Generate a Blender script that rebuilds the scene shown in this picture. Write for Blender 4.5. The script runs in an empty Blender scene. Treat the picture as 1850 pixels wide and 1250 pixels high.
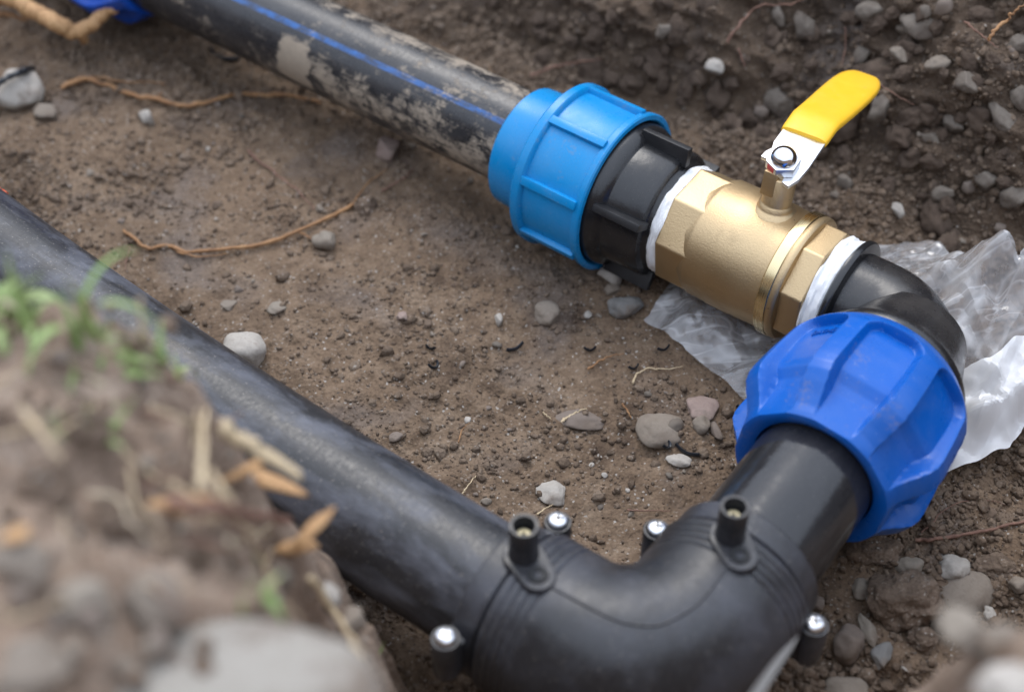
import bpy, bmesh, math, random
import numpy as np
from mathutils import Vector, Matrix, geometry

PI = math.pi
S = 0.001                                   # everything below is written in millimetres
rng = np.random.default_rng(7)
random.seed(7)
scene = bpy.context.scene
COL = scene.collection

# ------------------------------------------------------------------ camera, sky, sun, exposure
F_PX, CAM_H = 2562.04, 540.56
PITCH, ROLL = math.radians(45.1145), 0.0052135
cam_d = bpy.data.cameras.new('camera')
cam = bpy.data.objects.new('camera', cam_d)
COL.objects.link(cam)
scene.camera = cam
Fw = np.array([0, math.cos(PITCH), -math.sin(PITCH)])
R0 = np.array([1.0, 0, 0]); U0 = np.cross(R0, Fw)
Rt = math.cos(ROLL) * R0 + math.sin(ROLL) * U0
Up = -math.sin(ROLL) * R0 + math.cos(ROLL) * U0
CAM = np.array([0, 0, CAM_H])
m = Matrix.Identity(4)
for i in range(3):
    m[i][0], m[i][1], m[i][2] = Rt[i], Up[i], -Fw[i]
    m[i][3] = CAM[i] * S
cam.matrix_world = m
cam_d.sensor_width = 36.0
cam_d.lens = F_PX / 1850 * 36.0
cam_d.clip_start, cam_d.clip_end = 0.01, 200.0
cam_d.dof.use_dof = True
cam_d.dof.focus_distance = 0.775
cam_d.dof.aperture_fstop = 4.2
cam_d.dof.aperture_blades = 9

SUN_EL, SUN_AZ = math.radians(56), math.radians(-12)   # azimuth from +Y towards +X
world = bpy.data.worlds.new('World'); scene.world = world
world.use_nodes = True
wn, wl = world.node_tree.nodes, world.node_tree.links
sky = wn.new('ShaderNodeTexSky'); sky.sky_type = 'NISHITA'; sky.sun_disc = False
sky.sun_elevation = SUN_EL; sky.sun_rotation = SUN_AZ
sky.air_density = 1.0; sky.dust_density = 7.0; sky.ozone_density = 4.0
hs = wn.new('ShaderNodeHueSaturation'); hs.inputs['Saturation'].default_value = 0.8
bg = wn['Background']; bg.inputs['Strength'].default_value = 0.15
wl.new(sky.outputs[0], hs.inputs['Color'])
# an even layer of cloud over the clear sky: three times brighter overhead than at the horizon
wt = wn.new('ShaderNodeTexCoord'); wsep = wn.new('ShaderNodeSeparateXYZ'); wl.new(wt.outputs['Generated'], wsep.inputs[0])
wr = wn.new('ShaderNodeValToRGB'); wl.new(wsep.outputs[2], wr.inputs[0])
wr.color_ramp.elements[0].color = (0.31, 0.345, 0.41, 1); wr.color_ramp.elements[1].color = (0.86, 0.96, 1.14, 1)
wm = wn.new('ShaderNodeVectorMath'); wm.operation = 'SCALE'; wm.inputs['Scale'].default_value = 11.5; wl.new(wr.outputs[0], wm.inputs[0])
wx = wn.new('ShaderNodeMix'); wx.data_type = 'RGBA'; wx.inputs[0].default_value = 0.82
wl.new(hs.outputs[0], wx.inputs[6]); wl.new(wm.outputs[0], wx.inputs[7]); wl.new(wx.outputs[2], bg.inputs['Color'])
sun_d = bpy.data.lights.new('sun', 'SUN'); sun_d.energy = 0.85; sun_d.angle = math.radians(26)
sun_d.color = (1.0, 0.95, 0.88)
sun = bpy.data.objects.new('sun', sun_d); COL.objects.link(sun)
sdir = Vector((math.sin(SUN_AZ) * math.cos(SUN_EL), math.cos(SUN_AZ) * math.cos(SUN_EL), math.sin(SUN_EL)))
sun.rotation_euler = sdir.to_track_quat('Z', 'Y').to_euler()
scene.view_settings.view_transform = 'Standard'
scene.view_settings.look = 'None'
scene.view_settings.gamma = 1.0
scene.view_settings.exposure = 0.56
scene.render.engine = 'CYCLES'
scene.cycles.use_denoising = True
scene.cycles.max_bounces = 6
scene.cycles.transparent_max_bounces = 12

# ------------------------------------------------------------------ noise in numpy
def _hash(ix, iy, iz, seed):
    h = (ix.astype(np.int64) * 374761393 + iy.astype(np.int64) * 668265263 + iz.astype(np.int64) * 2147483647 + seed * 1442695041) & 0xFFFFFFFF
    h = ((h ^ (h >> 13)) * 1274126177) & 0xFFFFFFFF
    h = ((h ^ (h >> 16)) * 2246822519) & 0xFFFFFFFF
    return ((h ^ (h >> 15)) & 0xFFFFFF) / float(0xFFFFFF)

def vnoise(x, y, z=None, seed=0):
    if z is None: z = np.zeros_like(x)
    ix, iy, iz = np.floor(x), np.floor(y), np.floor(z)
    fx, fy, fz = x - ix, y - iy, z - iz
    fx, fy, fz = [t * t * t * (t * (t * 6 - 15) + 10) for t in (fx, fy, fz)]
    def h(a, b, c): return _hash(ix + a, iy + b, iz + c, seed)
    def lerp(a, b, t): return a + (b - a) * t
    r = lerp(lerp(lerp(h(0,0,0), h(1,0,0), fx), lerp(h(0,1,0), h(1,1,0), fx), fy),
             lerp(lerp(h(0,0,1), h(1,0,1), fx), lerp(h(0,1,1), h(1,1,1), fx), fy), fz)
    return r * 2 - 1

def fbm(x, y, z=None, oct=4, seed=0, gain=0.5):
    a, tot, f = 1.0, 0.0, 1.0
    for o in range(oct):
        tot = tot + a * vnoise(x * f + o * 17.3, y * f - o * 9.1, None if z is None else z * f + o * 5.7, seed + o)
        a *= gain; f *= 2.03
    return tot

def worley(x, y, seed=0):
    ix, iy = np.floor(x), np.floor(y)
    best = np.full(x.shape, 9.0); idv = np.zeros(x.shape)
    zz = np.zeros_like(x)
    for a in (-1, 0, 1):
        for b in (-1, 0, 1):
            cx, cy = ix + a, iy + b
            px = cx + _hash(cx, cy, zz, seed); py = cy + _hash(cx, cy, zz, seed + 1)
            d = (px - x) ** 2 + (py - y) ** 2
            k = d < best
            best = np.where(k, d, best); idv = np.where(k, _hash(cx, cy, zz, seed + 2), idv)
    return np.sqrt(best), idv

def sstep(a, b, x):
    t = np.clip((x - a) / (b - a), 0, 1)
    return t * t * (3 - 2 * t)

# ------------------------------------------------------------------ layout of the pipe run (mm)
ez = np.array([0, 0, 1.0])
D = np.array([61.49, 328.64, 0]); E = np.array([223.454, 554.323, 0])
LEG = (E - D) / np.linalg.norm(E - D)
LEN = float(np.linalg.norm(E - D))
UPD = np.array([-0.7946756, 0.60703434, 0])
LOW = np.array([-LEG[1], LEG[0], 0])
VO = np.array([221.68, 552.004, -3.11]); VA = np.array([-0.7914212, 0.6112449, 0.005672])
E1 = -UPD; E2 = np.array([-E1[1], E1[0], 0])
FLOOR = -60.0

def to_uq(P): w = np.asarray(P) - E; return w @ E1, w @ E2
def from_uq(u, q, z=0.0): p = E + u * E1 + q * E2; return np.array([p[0], p[1], z])
def pix_ray(px, py):
    d = (px - 925) / F_PX * Rt - (py - 625) / F_PX * Up + Fw
    return d / np.linalg.norm(d)

# bank: closed outline of the near edge in (u, q), mapped at the level of its lip
BANK = [(-3000, -330), (-420, -425), (-300, -424), (-230, -416), (-189, -407), (-172, -384), (-154, -378), (-128, -388), (-99, -404),
        (-76, -421), (-57, -429), (-38, -438), (-18, -447), (2, -457), (55, -468), (90, -424), (101, -390), (112, -374),
        (126, -362), (136, -332), (142, -297), (156, -250), (190, -170), (260, -60), (420, 80), (3000, 600), (3000, -3000), (-3000, -3000)]
BANK = np.array(BANK, float)

def poly_sdf(poly, x, y):
    n = len(poly)
    best = np.full(x.shape, 1e12); inside = np.zeros(x.shape, bool)
    for i in range(n):
        ax, ay = poly[i]; bx, by = poly[(i + 1) % n]
        ex, ey = bx - ax, by - ay
        wx, wy = x - ax, y - ay
        t = np.clip((wx * ex + wy * ey) / (ex * ex + ey * ey + 1e-9), 0, 1)
        d = (wx - ex * t) ** 2 + (wy - ey * t) ** 2
        best = np.minimum(best, d)
        c = ((ay > y) != (by > y)) & (x < (bx - ax) * (y - ay) / (by - ay + 1e-12) + ax)
        inside ^= c
    d = np.sqrt(best)
    return np.where(inside, d, -d)

def bank_base(u, q):
    t = poly_sdf(BANK, u, q) + 6 * fbm(u / 26, q / 26, oct=3, seed=71) + 4 * fbm(u / 9, q / 9, oct=2, seed=72)
    top = 200 + np.minimum(np.maximum(t, 0) * 0.38, 100)
    # unseen heap added behind the camera to block sky reflected in the pipes
    top = top + np.clip(t - 340, 0, 800) * 0.4
    return np.where(t < 0, np.maximum(200 + t * 3.6, -130), top)

def wall_foot(u): return 152 + 10 * vnoise(u / 120 + 3.3, u * 0, seed=5) + 30 * sstep(-60, 120, u) 
def floor_base(u, q):
    z = FLOOR + 6 * fbm(u / 150, q / 150, oct=3, seed=11)
    # a shallow dip beside the lower pipe, soil heaped a little towards the far wall
    z = z - 26 * sstep(-300, -345, q) + 10 * sstep(70, 150, q)
    w = q - wall_foot(u)
    z = z + np.where(w > 0, np.minimum(w * 1.75, 350 + np.maximum(w - 200, 0) * 0.06), 0)
    return z

SURF = {}
def register(key, P):
    """remember where the vertices of a ground sheet are seen, so that things can be set down on them"""
    P = P.reshape(-1, 3); c = P - CAM; zf = c @ Fw
    k = zf > 150; P, c, zf = P[k], c[k], zf[k]
    x = 925 + F_PX * (c @ Rt) / zf; y = 625 - F_PX * (c @ Up) / zf
    k = (x > -200) & (x < 2050) & (y > -250) & (y < 1450)
    P, x, y, zf = P[k], x[k], y[k], zf[k]
    o = np.argsort(y); SURF[key] = (P[o], x[o], y[o], zf[o])
def hit(px, py, lift=0.0, bank=True):
    best = None
    for key in (('bank',) if bank == 'only' else ('ground', 'bank') if bank else ('ground',)):
        if key not in SURF: continue
        P, x, y, zf = SURF[key]
        if bank == 'only':
            k_ = zf < 540; P, x, y, zf = P[k_], x[k_], y[k_], zf[k_]
        for w in (4, 12, 40, 90, 160):
            a, b = np.searchsorted(y, (py - w, py + w))
            k = np.nonzero(np.abs(x[a:b] - px) < w)[0] + a
            if len(k):
                i = k[np.argmin(zf[k])]
                if best is None or zf[i] < best[1]: best = (P[i], zf[i])
                break
    d = pix_ray(px, py)
    if best is None:
        t = (FLOOR - CAM[2]) / d[2]; best = (CAM + d * t, t * (d @ Fw))
    t = best[1] / (d @ Fw) - lift / abs(d[2])
    return CAM + d * t, t * float(d @ Fw)

# ------------------------------------------------------------------ mesh helpers (mm in, metres out)
def mesh(name, verts, faces, mat=None, smooth=True, angle=None, uv=None):
    me = bpy.data.meshes.new(name)
    v = np.asarray(verts, dtype=np.float64) * S
    me.from_pydata(v.tolist(), [], [list(f) for f in faces])
    fin(me, mat, smooth, angle, uv)
    return me

def grid_mesh(name, V, nu, nv, mat=None, wrap_u=False, uv=None):
    """V is (nu, nv, 3); quads between neighbours"""
    I = np.arange(nu * nv).reshape(nu, nv)
    if wrap_u: A = I; Bn = np.roll(I, -1, axis=0)
    else: A = I[:-1]; Bn = I[1:]
    F = np.stack([A[:, :-1], Bn[:, :-1], Bn[:, 1:], A[:, 1:]], -1).reshape(-1, 4)
    return np_mesh(name, V.reshape(-1, 3), F, mat)

def np_mesh(name, V, F, mat=None, smooth=True):
    me = bpy.data.meshes.new(name)
    V = np.ascontiguousarray(V, dtype=np.float32) * S
    F = np.ascontiguousarray(F, dtype=np.int32)
    nf, k = F.shape
    me.vertices.add(len(V)); me.vertices.foreach_set('co', V.ravel())
    me.loops.add(nf * k); me.loops.foreach_set('vertex_index', F.ravel())
    me.polygons.add(nf); me.polygons.foreach_set('loop_start', np.arange(0, nf * k, k, dtype=np.int32))
    me.update(calc_edges=True); me.validate()
    if smooth: me.polygons.foreach_set('use_smooth', np.ones(nf, bool))
    if mat: me.materials.append(mat)
    return me

def fin(me, mat=None, smooth=True, angle=None, uv=None):
    me.validate()
    if uv is not None:
        lay = me.uv_layers.new(name='UVMap')
        idx = np.zeros(len(me.loops), np.int32); me.loops.foreach_get('vertex_index', idx)
        lay.data.foreach_set('uv', np.asarray(uv, np.float32)[idx].ravel())
    if smooth: me.polygons.foreach_set('use_smooth', np.ones(len(me.polygons), bool))
    if smooth and angle: me.set_sharp_from_angle(angle=math.radians(angle))
    if mat: me.materials.append(mat)
    me.update()

def obj(name, me, parent=None, mw=None, **props):
    o = bpy.data.objects.new(name, me); COL.objects.link(o)
    if parent: o.parent = parent
    if mw is not None: o.matrix_basis = mw
    for k, v in props.items(): o[k] = v
    return o

def empty(name, mw, label, cat, group=None):
    o = bpy.data.objects.new(name, None); COL.objects.link(o)
    o.empty_display_size = 0.02
    o.matrix_basis = mw; o['label'] = label; o['category'] = cat
    if group: o['group'] = group
    return o

def tag(o, label, cat, group=None):
    o['label'] = label; o['category'] = cat
    if group: o['group'] = group
    return o

def frame(P, v, up=ez):
    """local z along v, local y as near up as it gets, origin at P"""
    v = np.asarray(v, float) / np.linalg.norm(v)
    x = np.cross(up, v); x /= np.linalg.norm(x)
    y = np.cross(v, x)
    M = Matrix.Identity(4)
    for i in range(3): M[i][0], M[i][1], M[i][2], M[i][3] = x[i], y[i], v[i], P[i] * S
    return M

def loc(x, y, z, rx=0, ry=0, rz=0):
    return Matrix.Translation((x * S, y * S, z * S)) @ Matrix.Rotation(rz, 4, 'Z') @ Matrix.Rotation(ry, 4, 'Y') @ Matrix.Rotation(rx, 4, 'X')

def lathe(name, prof, mat, n=96, angle=32, closed=True, wob=0, seed=0):
    """prof: list of (r, z); closed ring profile"""
    k = len(prof); V = []; UV = []
    for j in range(n):
        a = 2 * PI * j / n
        for r, z in prof:
            V.append((r * math.cos(a), r * math.sin(a), z)); UV.append((j / n, z * S))
    V = np.array(V)
    if wob:
        nn = fbm(V[:, 0] / 9, V[:, 1] / 9, V[:, 2] / 3, oct=3, seed=seed)
        rr = np.hypot(V[:, 0], V[:, 1]) + 1e-9
        V[:, 0] *= 1 + wob * nn / rr; V[:, 1] *= 1 + wob * nn / rr
    Fc = []
    for j in range(n):
        j2 = (j + 1) % n
        for i in range(k if closed else k - 1):
            i2 = (i + 1) % k
            Fc.append((j * k + i, j2 * k + i, j2 * k + i2, j * k + i2))
    return mesh(name, V, Fc, mat, True, angle, UV)

def sweep(name, P, R, mat, n=24, caps=True, angle=60, ell=None, up=None):
    P = np.asarray(P, float); k = len(P)
    R = np.full(k, R) if np.isscalar(R) else np.asarray(R, float)
    T = np.gradient(P, axis=0); T /= np.linalg.norm(T, axis=1)[:, None]
    a = np.array(up if up is not None else ([0, 0, 1.0] if abs(T[0][2]) < .9 else [1.0, 0, 0]))
    V = []; UV = []; s = 0
    for i in range(k):
        a = a - (a @ T[i]) * T[i]; a /= np.linalg.norm(a)
        b = np.cross(T[i], a)
        if i: s += np.linalg.norm(P[i] - P[i - 1])
        for j in range(n):
            t = 2 * PI * j / n
            V.append(P[i] + R[i] * (math.cos(t) * a + math.sin(t) * b * (ell or 1)))
            UV.append((j / n, s * S))
    Fc = []
    for i in range(k - 1):
        for j in range(n):
            j2 = (j + 1) % n
            Fc.append((i * n + j, i * n + j2, (i + 1) * n + j2, (i + 1) * n + j))
    if caps:
        Fc.append(tuple(range(n - 1, -1, -1))); Fc.append(tuple((k - 1) * n + j for j in range(n)))
    return mesh(name, V, Fc, mat, True, angle, UV)

def bevel_mesh(name, bm, mat, bev=0.6, seg=2, angle=35):
    bmesh.ops.recalc_face_normals(bm, faces=bm.faces)
    if bev:
        bmesh.ops.bevel(bm, geom=[e for e in bm.edges if len(e.link_faces) == 2 and e.calc_face_angle(0) > 0.5], offset=bev, offset_type='OFFSET', segments=seg, profile=0.6, affect='EDGES', clamp_overlap=True)
    bm.verts.ensure_lookup_table()
    for v in bm.verts: v.co *= S
    me = bpy.data.meshes.new(name); bm.to_mesh(me); bm.free()
    fin(me, mat, True, angle)
    return me

def box(name, sx, sy, sz, mat, bev=0.6, taper=1.0, seg=2):
    bm = bmesh.new()
    bmesh.ops.create_cube(bm, size=1)
    for v in bm.verts:
        k = taper if v.co.y > 0 else 1
        v.co = Vector((v.co.x * sx * k, v.co.y * sy, v.co.z * sz))
    return bevel_mesh(name, bm, mat, bev, seg)

def prism(name, pts, z0, z1, mat, bev=0.5, seg=2):
    bm = bmesh.new()
    lo = [bm.verts.new((x, y, z0)) for x, y in pts]; hi = [bm.verts.new((x, y, z1)) for x, y in pts]
    n = len(pts)
    bm.faces.new(list(reversed(lo))); bm.faces.new(hi)
    for i in range(n): bm.faces.new((lo[i], lo[(i + 1) % n], hi[(i + 1) % n], hi[i]))
    return bevel_mesh(name, bm, mat, bev, seg)

def smooth_path(pts, n=60):
    p = np.asarray(pts, float); k = len(p)
    if k == 2: return p[0] + (p[1] - p[0]) * np.linspace(0, 1, n)[:, None]
    q = np.vstack([2 * p[0] - p[1], p, 2 * p[-1] - p[-2]]); out = []
    per = max(3, n // (k - 1))
    for i in range(k - 1):
        a, b, c, d = q[i:i + 4]
        for t in np.linspace(0, 1, per, endpoint=(i == k - 2)):
            out.append(0.5 * (2 * b + (c - a) * t + (2 * a - 5 * b + 4 * c - d) * t * t + (3 * b - a - 3 * c + d) * t ** 3))
    return np.array(out)

# ------------------------------------------------------------------ materials
class N:
    def __init__(self, name):
        self.mat = bpy.data.materials.new(name); self.mat.use_nodes = True
        self.t = self.mat.node_tree; self.t.nodes.clear()
        self.out = self.t.nodes.new('ShaderNodeOutputMaterial')
        self.p = self.t.nodes.new('ShaderNodeBsdfPrincipled')
        self.t.links.new(self.p.outputs[0], self.out.inputs[0])
        self.tc = self.t.nodes.new('ShaderNodeTexCoord')
    def set(self, node, key, v):
        s = node.inputs[key]
        if hasattr(v, 'links'): self.t.links.new(v, s)
        elif isinstance(v, tuple) and len(v) == 3 and s.type == 'RGBA': s.default_value = (*v, 1)
        else: s.default_value = v
    def P(self, **kw):
        for k, v in kw.items(): self.set(self.p, k.replace('_', ' '), v)
        return self.mat
    def noise(self, scale, detail=4, rough=0.55, vec=None, dist=0.0):
        n = self.t.nodes.new('ShaderNodeTexNoise'); self.set(n, 'Scale', scale); self.set(n, 'Detail', detail)
        self.set(n, 'Roughness', rough); self.set(n, 'Distortion', dist)
        self.t.links.new(vec or self.tc.outputs['Object'], n.inputs['Vector']); return n.outputs['Fac']
    def voro(self, scale, out='Color', vec=None, feature='F1'):
        n = self.t.nodes.new('ShaderNodeTexVoronoi'); n.feature = feature; self.set(n, 'Scale', scale)
        self.t.links.new(vec or self.tc.outputs['Object'], n.inputs['Vector']); return n.outputs[out]
    def mapv(self, scale, src='UV', rot=(0, 0, 0)):
        n = self.t.nodes.new('ShaderNodeMapping'); n.inputs['Scale'].default_value = scale; n.inputs['Rotation'].default_value = rot
        self.t.links.new(self.tc.outputs[src], n.inputs['Vector']); return n.outputs[0]
    def ramp(self, fac, stops, mode='LINEAR'):
        n = self.t.nodes.new('ShaderNodeValToRGB'); n.color_ramp.interpolation = mode
        e = n.color_ramp.elements
        while len(e) < len(stops): e.new(0.5)
        for el, (p, c) in zip(e, stops):
            el.position = p; el.color = (*c, 1) if isinstance(c, tuple) else (c, c, c, 1)
        self.t.links.new(fac, n.inputs[0]); return n.outputs[0]
    def mix(self, fac, a, b, mode='MIX'):
        n = self.t.nodes.new('ShaderNodeMix'); n.data_type = 'RGBA'; n.blend_type = mode
        for s, v in ((n.inputs[0], fac), (n.inputs[6], a), (n.inputs[7], b)):
            if hasattr(v, 'links'): self.t.links.new(v, s)
            elif isinstance(v, tuple): s.default_value = (*v, 1)
            elif s.type == 'RGBA': s.default_value = (v, v, v, 1)
            else: s.default_value = v
        return n.outputs[2]
    def math(self, op, a, b=0.0, clamp=False):
        n = self.t.nodes.new('ShaderNodeMath'); n.operation = op; n.use_clamp = clamp
        for s, v in ((n.inputs[0], a), (n.inputs[1], b)):
            if hasattr(v, 'links'): self.t.links.new(v, s)
            else: s.default_value = v
        return n.outputs[0]
    def sep(self, vec):
        n = self.t.nodes.new('ShaderNodeSeparateXYZ'); self.t.links.new(vec, n.inputs[0]); return n.outputs
    def bump(self, h, strength=0.5, dist=0.001, normal=None):
        n = self.t.nodes.new('ShaderNodeBump'); self.set(n, 'Strength', strength); self.set(n, 'Distance', dist)
        self.t.links.new(h, n.inputs['Height'])
        if normal is not None: self.t.links.new(normal, n.inputs['Normal'])
        return n.outputs[0]
    def rand(self):
        n = self.t.nodes.new('ShaderNodeObjectInfo'); return n.outputs['Random']
    def island(self):
        n = self.t.nodes.new('ShaderNodeNewGeometry'); return n.outputs['Random Per Island']

def soil_mat(name, dark, mid, light, wet=True, island=False, wall_shade=False):
    g = N(name)
    big = g.noise(9, 5, 0.6); medn = g.noise(70, 7, 0.62); fine = g.noise(420, 5, 0.65)
    c = g.ramp(g.math('ADD', g.math('MULTIPLY', medn, 0.6), g.math('MULTIPLY', g.noise(26, 5, 0.6), 0.4)), [(0.34, dark), (0.5, mid), (0.66, light)])
    c = g.mix(g.ramp(big, [(0.38, 0.0), (0.66, 0.55)]), c, tuple(x * 1.28 for x in mid))
    c = g.mix(g.ramp(fine, [(0.35, 0.45), (0.55, 0.0)]), c, dark)
    grit = g.voro(850); s = g.sep(grit)
    c = g.mix(g.ramp(s[0], [(0.955, 0.0), (0.97, 0.6)]), c, (0.28, 0.23, 0.185))
    c = g.mix(g.ramp(s[1], [(0.988, 0.0), (0.992, 0.7)]), c, (0.42, 0.39, 0.35))
    c = g.mix(g.ramp(s[2], [(0.99, 0.0), (0.994, 0.6)]), c, (0.035, 0.03, 0.028))
    if wall_shade:  # darkens the far wall's soil: its shade is put into the colour
        at = g.t.nodes.new('ShaderNodeAttribute'); at.attribute_name = 'wall_shade'
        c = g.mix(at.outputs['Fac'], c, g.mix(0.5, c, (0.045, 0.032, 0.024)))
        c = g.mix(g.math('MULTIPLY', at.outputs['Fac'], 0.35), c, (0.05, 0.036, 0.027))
    if island:
        r = g.island(); c = g.mix(g.ramp(r, [(0.0, 0.4), (0.5, 0.0)]), c, dark); c = g.mix(g.ramp(r, [(0.6, 0.0), (1.0, 0.5)]), c, light)
    rough = 0.92
    if wet:
        w = g.noise(16, 3, 0.5); wf = g.ramp(w, [(0.54, 0.0), (0.68, 1.0)])
        c = g.mix(g.math('MULTIPLY', wf, 0.5), c, (0.118, 0.098, 0.088))
        rough = g.ramp(wf, [(0.0, 0.93), (1.0, 0.62)])
    h = g.math('ADD', g.noise(260, 8, 0.7), g.math('MULTIPLY', g.voro(430, 'Distance'), 0.7))
    return g.P(Base_Color=c, Roughness=rough, Specular_IOR_Level=0.3, Normal=g.bump(h, 0.9, 0.0016))

M = {}
M['soil'] = soil_mat('trench_soil', (0.07, 0.045, 0.029), (0.155, 0.105, 0.068), (0.24, 0.174, 0.12), wall_shade=True)
M['crumb'] = soil_mat('crumbled_soil', (0.085, 0.058, 0.04), (0.145, 0.103, 0.072), (0.21, 0.157, 0.114), wet=False, island=True)
M['bank'] = soil_mat('dry_bank_soil', (0.1, 0.069, 0.048), (0.275, 0.2, 0.148), (0.5, 0.405, 0.32), wet=False)
M['clod'] = soil_mat('clod_soil', (0.075, 0.052, 0.037), (0.15, 0.108, 0.078), (0.215, 0.16, 0.12), wet=False)

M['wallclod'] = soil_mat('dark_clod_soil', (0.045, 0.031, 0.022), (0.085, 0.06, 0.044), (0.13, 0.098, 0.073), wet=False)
def stone_mat(name, a, b, dirt=(0.13, 0.098, 0.074), amount=0.5):
    g = N(name)
    n1 = g.noise(95, 6, 0.6); n2 = g.noise(600, 4, 0.6); r = g.rand()
    c = g.mix(g.ramp(n1, [(0.3, 0.0), (0.7, 1.0)]), a, b)
    c = g.mix(g.ramp(n2, [(0.3, 0.35), (0.5, 0.0)]), c, tuple(x * 0.6 for x in a))
    c = g.mix(g.math('MULTIPLY', r, 0.45), c, tuple(x * 0.62 for x in b))
    d = g.ramp(g.noise(48, 5, 0.65), [(0.62 - amount * 0.3, 0.0), (0.75 - amount * 0.2, 0.85)])
    c = g.mix(d, c, dirt)
    return g.P(Base_Color=c, Roughness=0.78, Specular_IOR_Level=0.35, Normal=g.bump(g.math('ADD', n1, g.math('MULTIPLY', n2, 0.4)), 0.5, 0.0009))
M['grey'] = stone_mat('grey_stone', (0.2, 0.168, 0.132), (0.27, 0.232, 0.188))
M['bluegrey'] = stone_mat('bluegrey_stone', (0.15, 0.145, 0.138), (0.21, 0.2, 0.185), amount=0.4)
M['pale'] = stone_mat('pale_stone', (0.33, 0.295, 0.255), (0.42, 0.385, 0.34), amount=0.35)
M['greypale'] = stone_mat('weathered_grey_stone', (0.25, 0.225, 0.19), (0.33, 0.305, 0.268), amount=0.4)
M['tan'] = stone_mat('tan_stone', (0.18, 0.145, 0.112), (0.245, 0.205, 0.165), amount=0.45)
M['brown'] = stone_mat('brown_stone', (0.16, 0.125, 0.1), (0.22, 0.175, 0.145), amount=0.6)
M['pink'] = stone_mat('pinkish_stone', (0.26, 0.185, 0.155), (0.33, 0.25, 0.215), amount=0.35)
M['wallstone'] = stone_mat('soil_caked_stone', (0.17, 0.142, 0.113), (0.26, 0.226, 0.188), (0.075, 0.055, 0.042), amount=0.95)

def pe_mat(name, base=0.018, dust=0.35, mud=False, stripe=None, scratch=0.4, rough=0.33, dustc=(0.14, 0.137, 0.137), uv=True):
    g = N(name)
    c = (base, base, base * 1.12)
    src = 'UV' if uv else 'Object'
    L = g.mapv((0.2, 1, 1), src) if uv else g.mapv((1, 1, 1), src)
    fine = g.noise(70 if uv else 160, 6, 0.65, g.mapv((0.9, 6, 1), src) if uv else None)
    rr = g.ramp(fine, [(0.35, rough * 0.75), (0.7, rough * 1.35)])
    if stripe is not None:
        u = g.sep(g.tc.outputs['UV'])[0]
        df = g.math('ABSOLUTE', g.math('SUBTRACT', u, stripe[0]))
        wear = g.ramp(g.noise(1.0, 7, 0.7, g.mapv((30, 60, 1), 'UV', (0, 0, 0.4))), [(0.42, 1.0), (0.6, 0.2)])
        c = g.mix(g.math('MULTIPLY', g.ramp(df, [(stripe[1] * .82, 1.0), (stripe[1], 0.0)]), wear), c, (0.015, 0.1, 0.32))
    if scratch:
        sc = g.noise(14, 8, 0.75, g.mapv((28, 3.2, 1), src, (0, 0, 0.03)) if uv else None)
        sf = g.ramp(sc, [(0.56, 0.0), (0.74, scratch)])
        c = g.mix(sf, c, (0.24, 0.24, 0.25))
    n1 = g.noise(1.0, 8, 0.66, g.mapv((9, 16, 1), src, (0, 0, 0.1)), 0.3) if uv else g.noise(24, 7, 0.6)
    df = g.ramp(n1, [(0.45, 0.0), (0.75, dust)])
    c = g.mix(df, c, dustc)
    spk = g.ramp(g.noise(900, 2, 0.5, g.tc.outputs['Object']), [(0.66, 0.0), (0.72, dust * 0.9)])
    c = g.mix(spk, c, (0.3, 0.27, 0.235))
    hgt = g.noise(160, 5, 0.6, g.tc.outputs['Object'])
    if mud:
        v = g.sep(g.tc.outputs['UV'])
        w = g.noise(1.0, 9, 0.68, g.mapv((11, 42, 1), 'UV', (0, 0, 0.35)), 0.45)
        w2 = g.noise(1.0, 8, 0.75, g.mapv((40, 190, 1), 'UV', (0, 0, 0.6)), 0.8)
        w3 = g.noise(1.0, 6, 0.7, g.mapv((150, 24, 1), 'UV', (0, 0, 0.12)), 0.2)
        q = g.math('ADD', g.math('ADD', g.math('MULTIPLY', w, 0.48), g.math('MULTIPLY', w2, 0.3)), g.math('MULTIPLY', w3, 0.22))
        # thicker on the flank that lay in the mud, thin smears on top, a dried rim at the back
        fl = g.ramp(v[0], [(0.0, 0.02), (0.12, 0.04), (0.2, 0.07), (0.3, 0.062), (0.375, 0.01), (0.42, 0.0), (0.5, 0.012), (0.55, 0.07), (0.62, 0.08), (0.8, 0.03)])
        ln = g.ramp(v[1], [(0.0, 0.085), (0.1, 0.07), (0.17, 0.06), (0.21, 0.03), (0.26, 0.0)])
        q = g.math('ADD', g.math('ADD', q, fl), g.math('SUBTRACT', ln, 0.055))
        bd = g.ramp(g.math('ADD', v[1], g.math('MULTIPLY', g.noise(30, 3, 0.6, g.tc.outputs['Object']), 0.016)), [(0.0, 0.0), (0.197, 0.0), (0.2, 0.16), (0.221, 0.15), (0.225, 0.0)])
        side = g.ramp(v[0], [(0.0, 0.0), (0.17, 0.0), (0.2, 1.0), (0.34, 1.0), (0.37, 0.2)])
        q = g.math('ADD', q, g.math('MULTIPLY', bd, side))
        mf = g.ramp(q, [(0.545, 0.0), (0.575, 0.35), (0.625, 0.92)])
        mc = g.mix(w2, (0.2, 0.16, 0.12), (0.4, 0.33, 0.25))
        c = g.mix(mf, c, mc)
        rr = g.mix(mf, rr, 0.9)
        hgt = g.math('ADD', g.math('MULTIPLY', hgt, 0.3), g.math('MULTIPLY', mf, 0.8))
    rr = g.mix(df, rr, 0.75)
    return g.P(Base_Color=c, Roughness=rr, Specular_IOR_Level=0.5, Normal=g.bump(hgt, 0.22, 0.0007))

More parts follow.
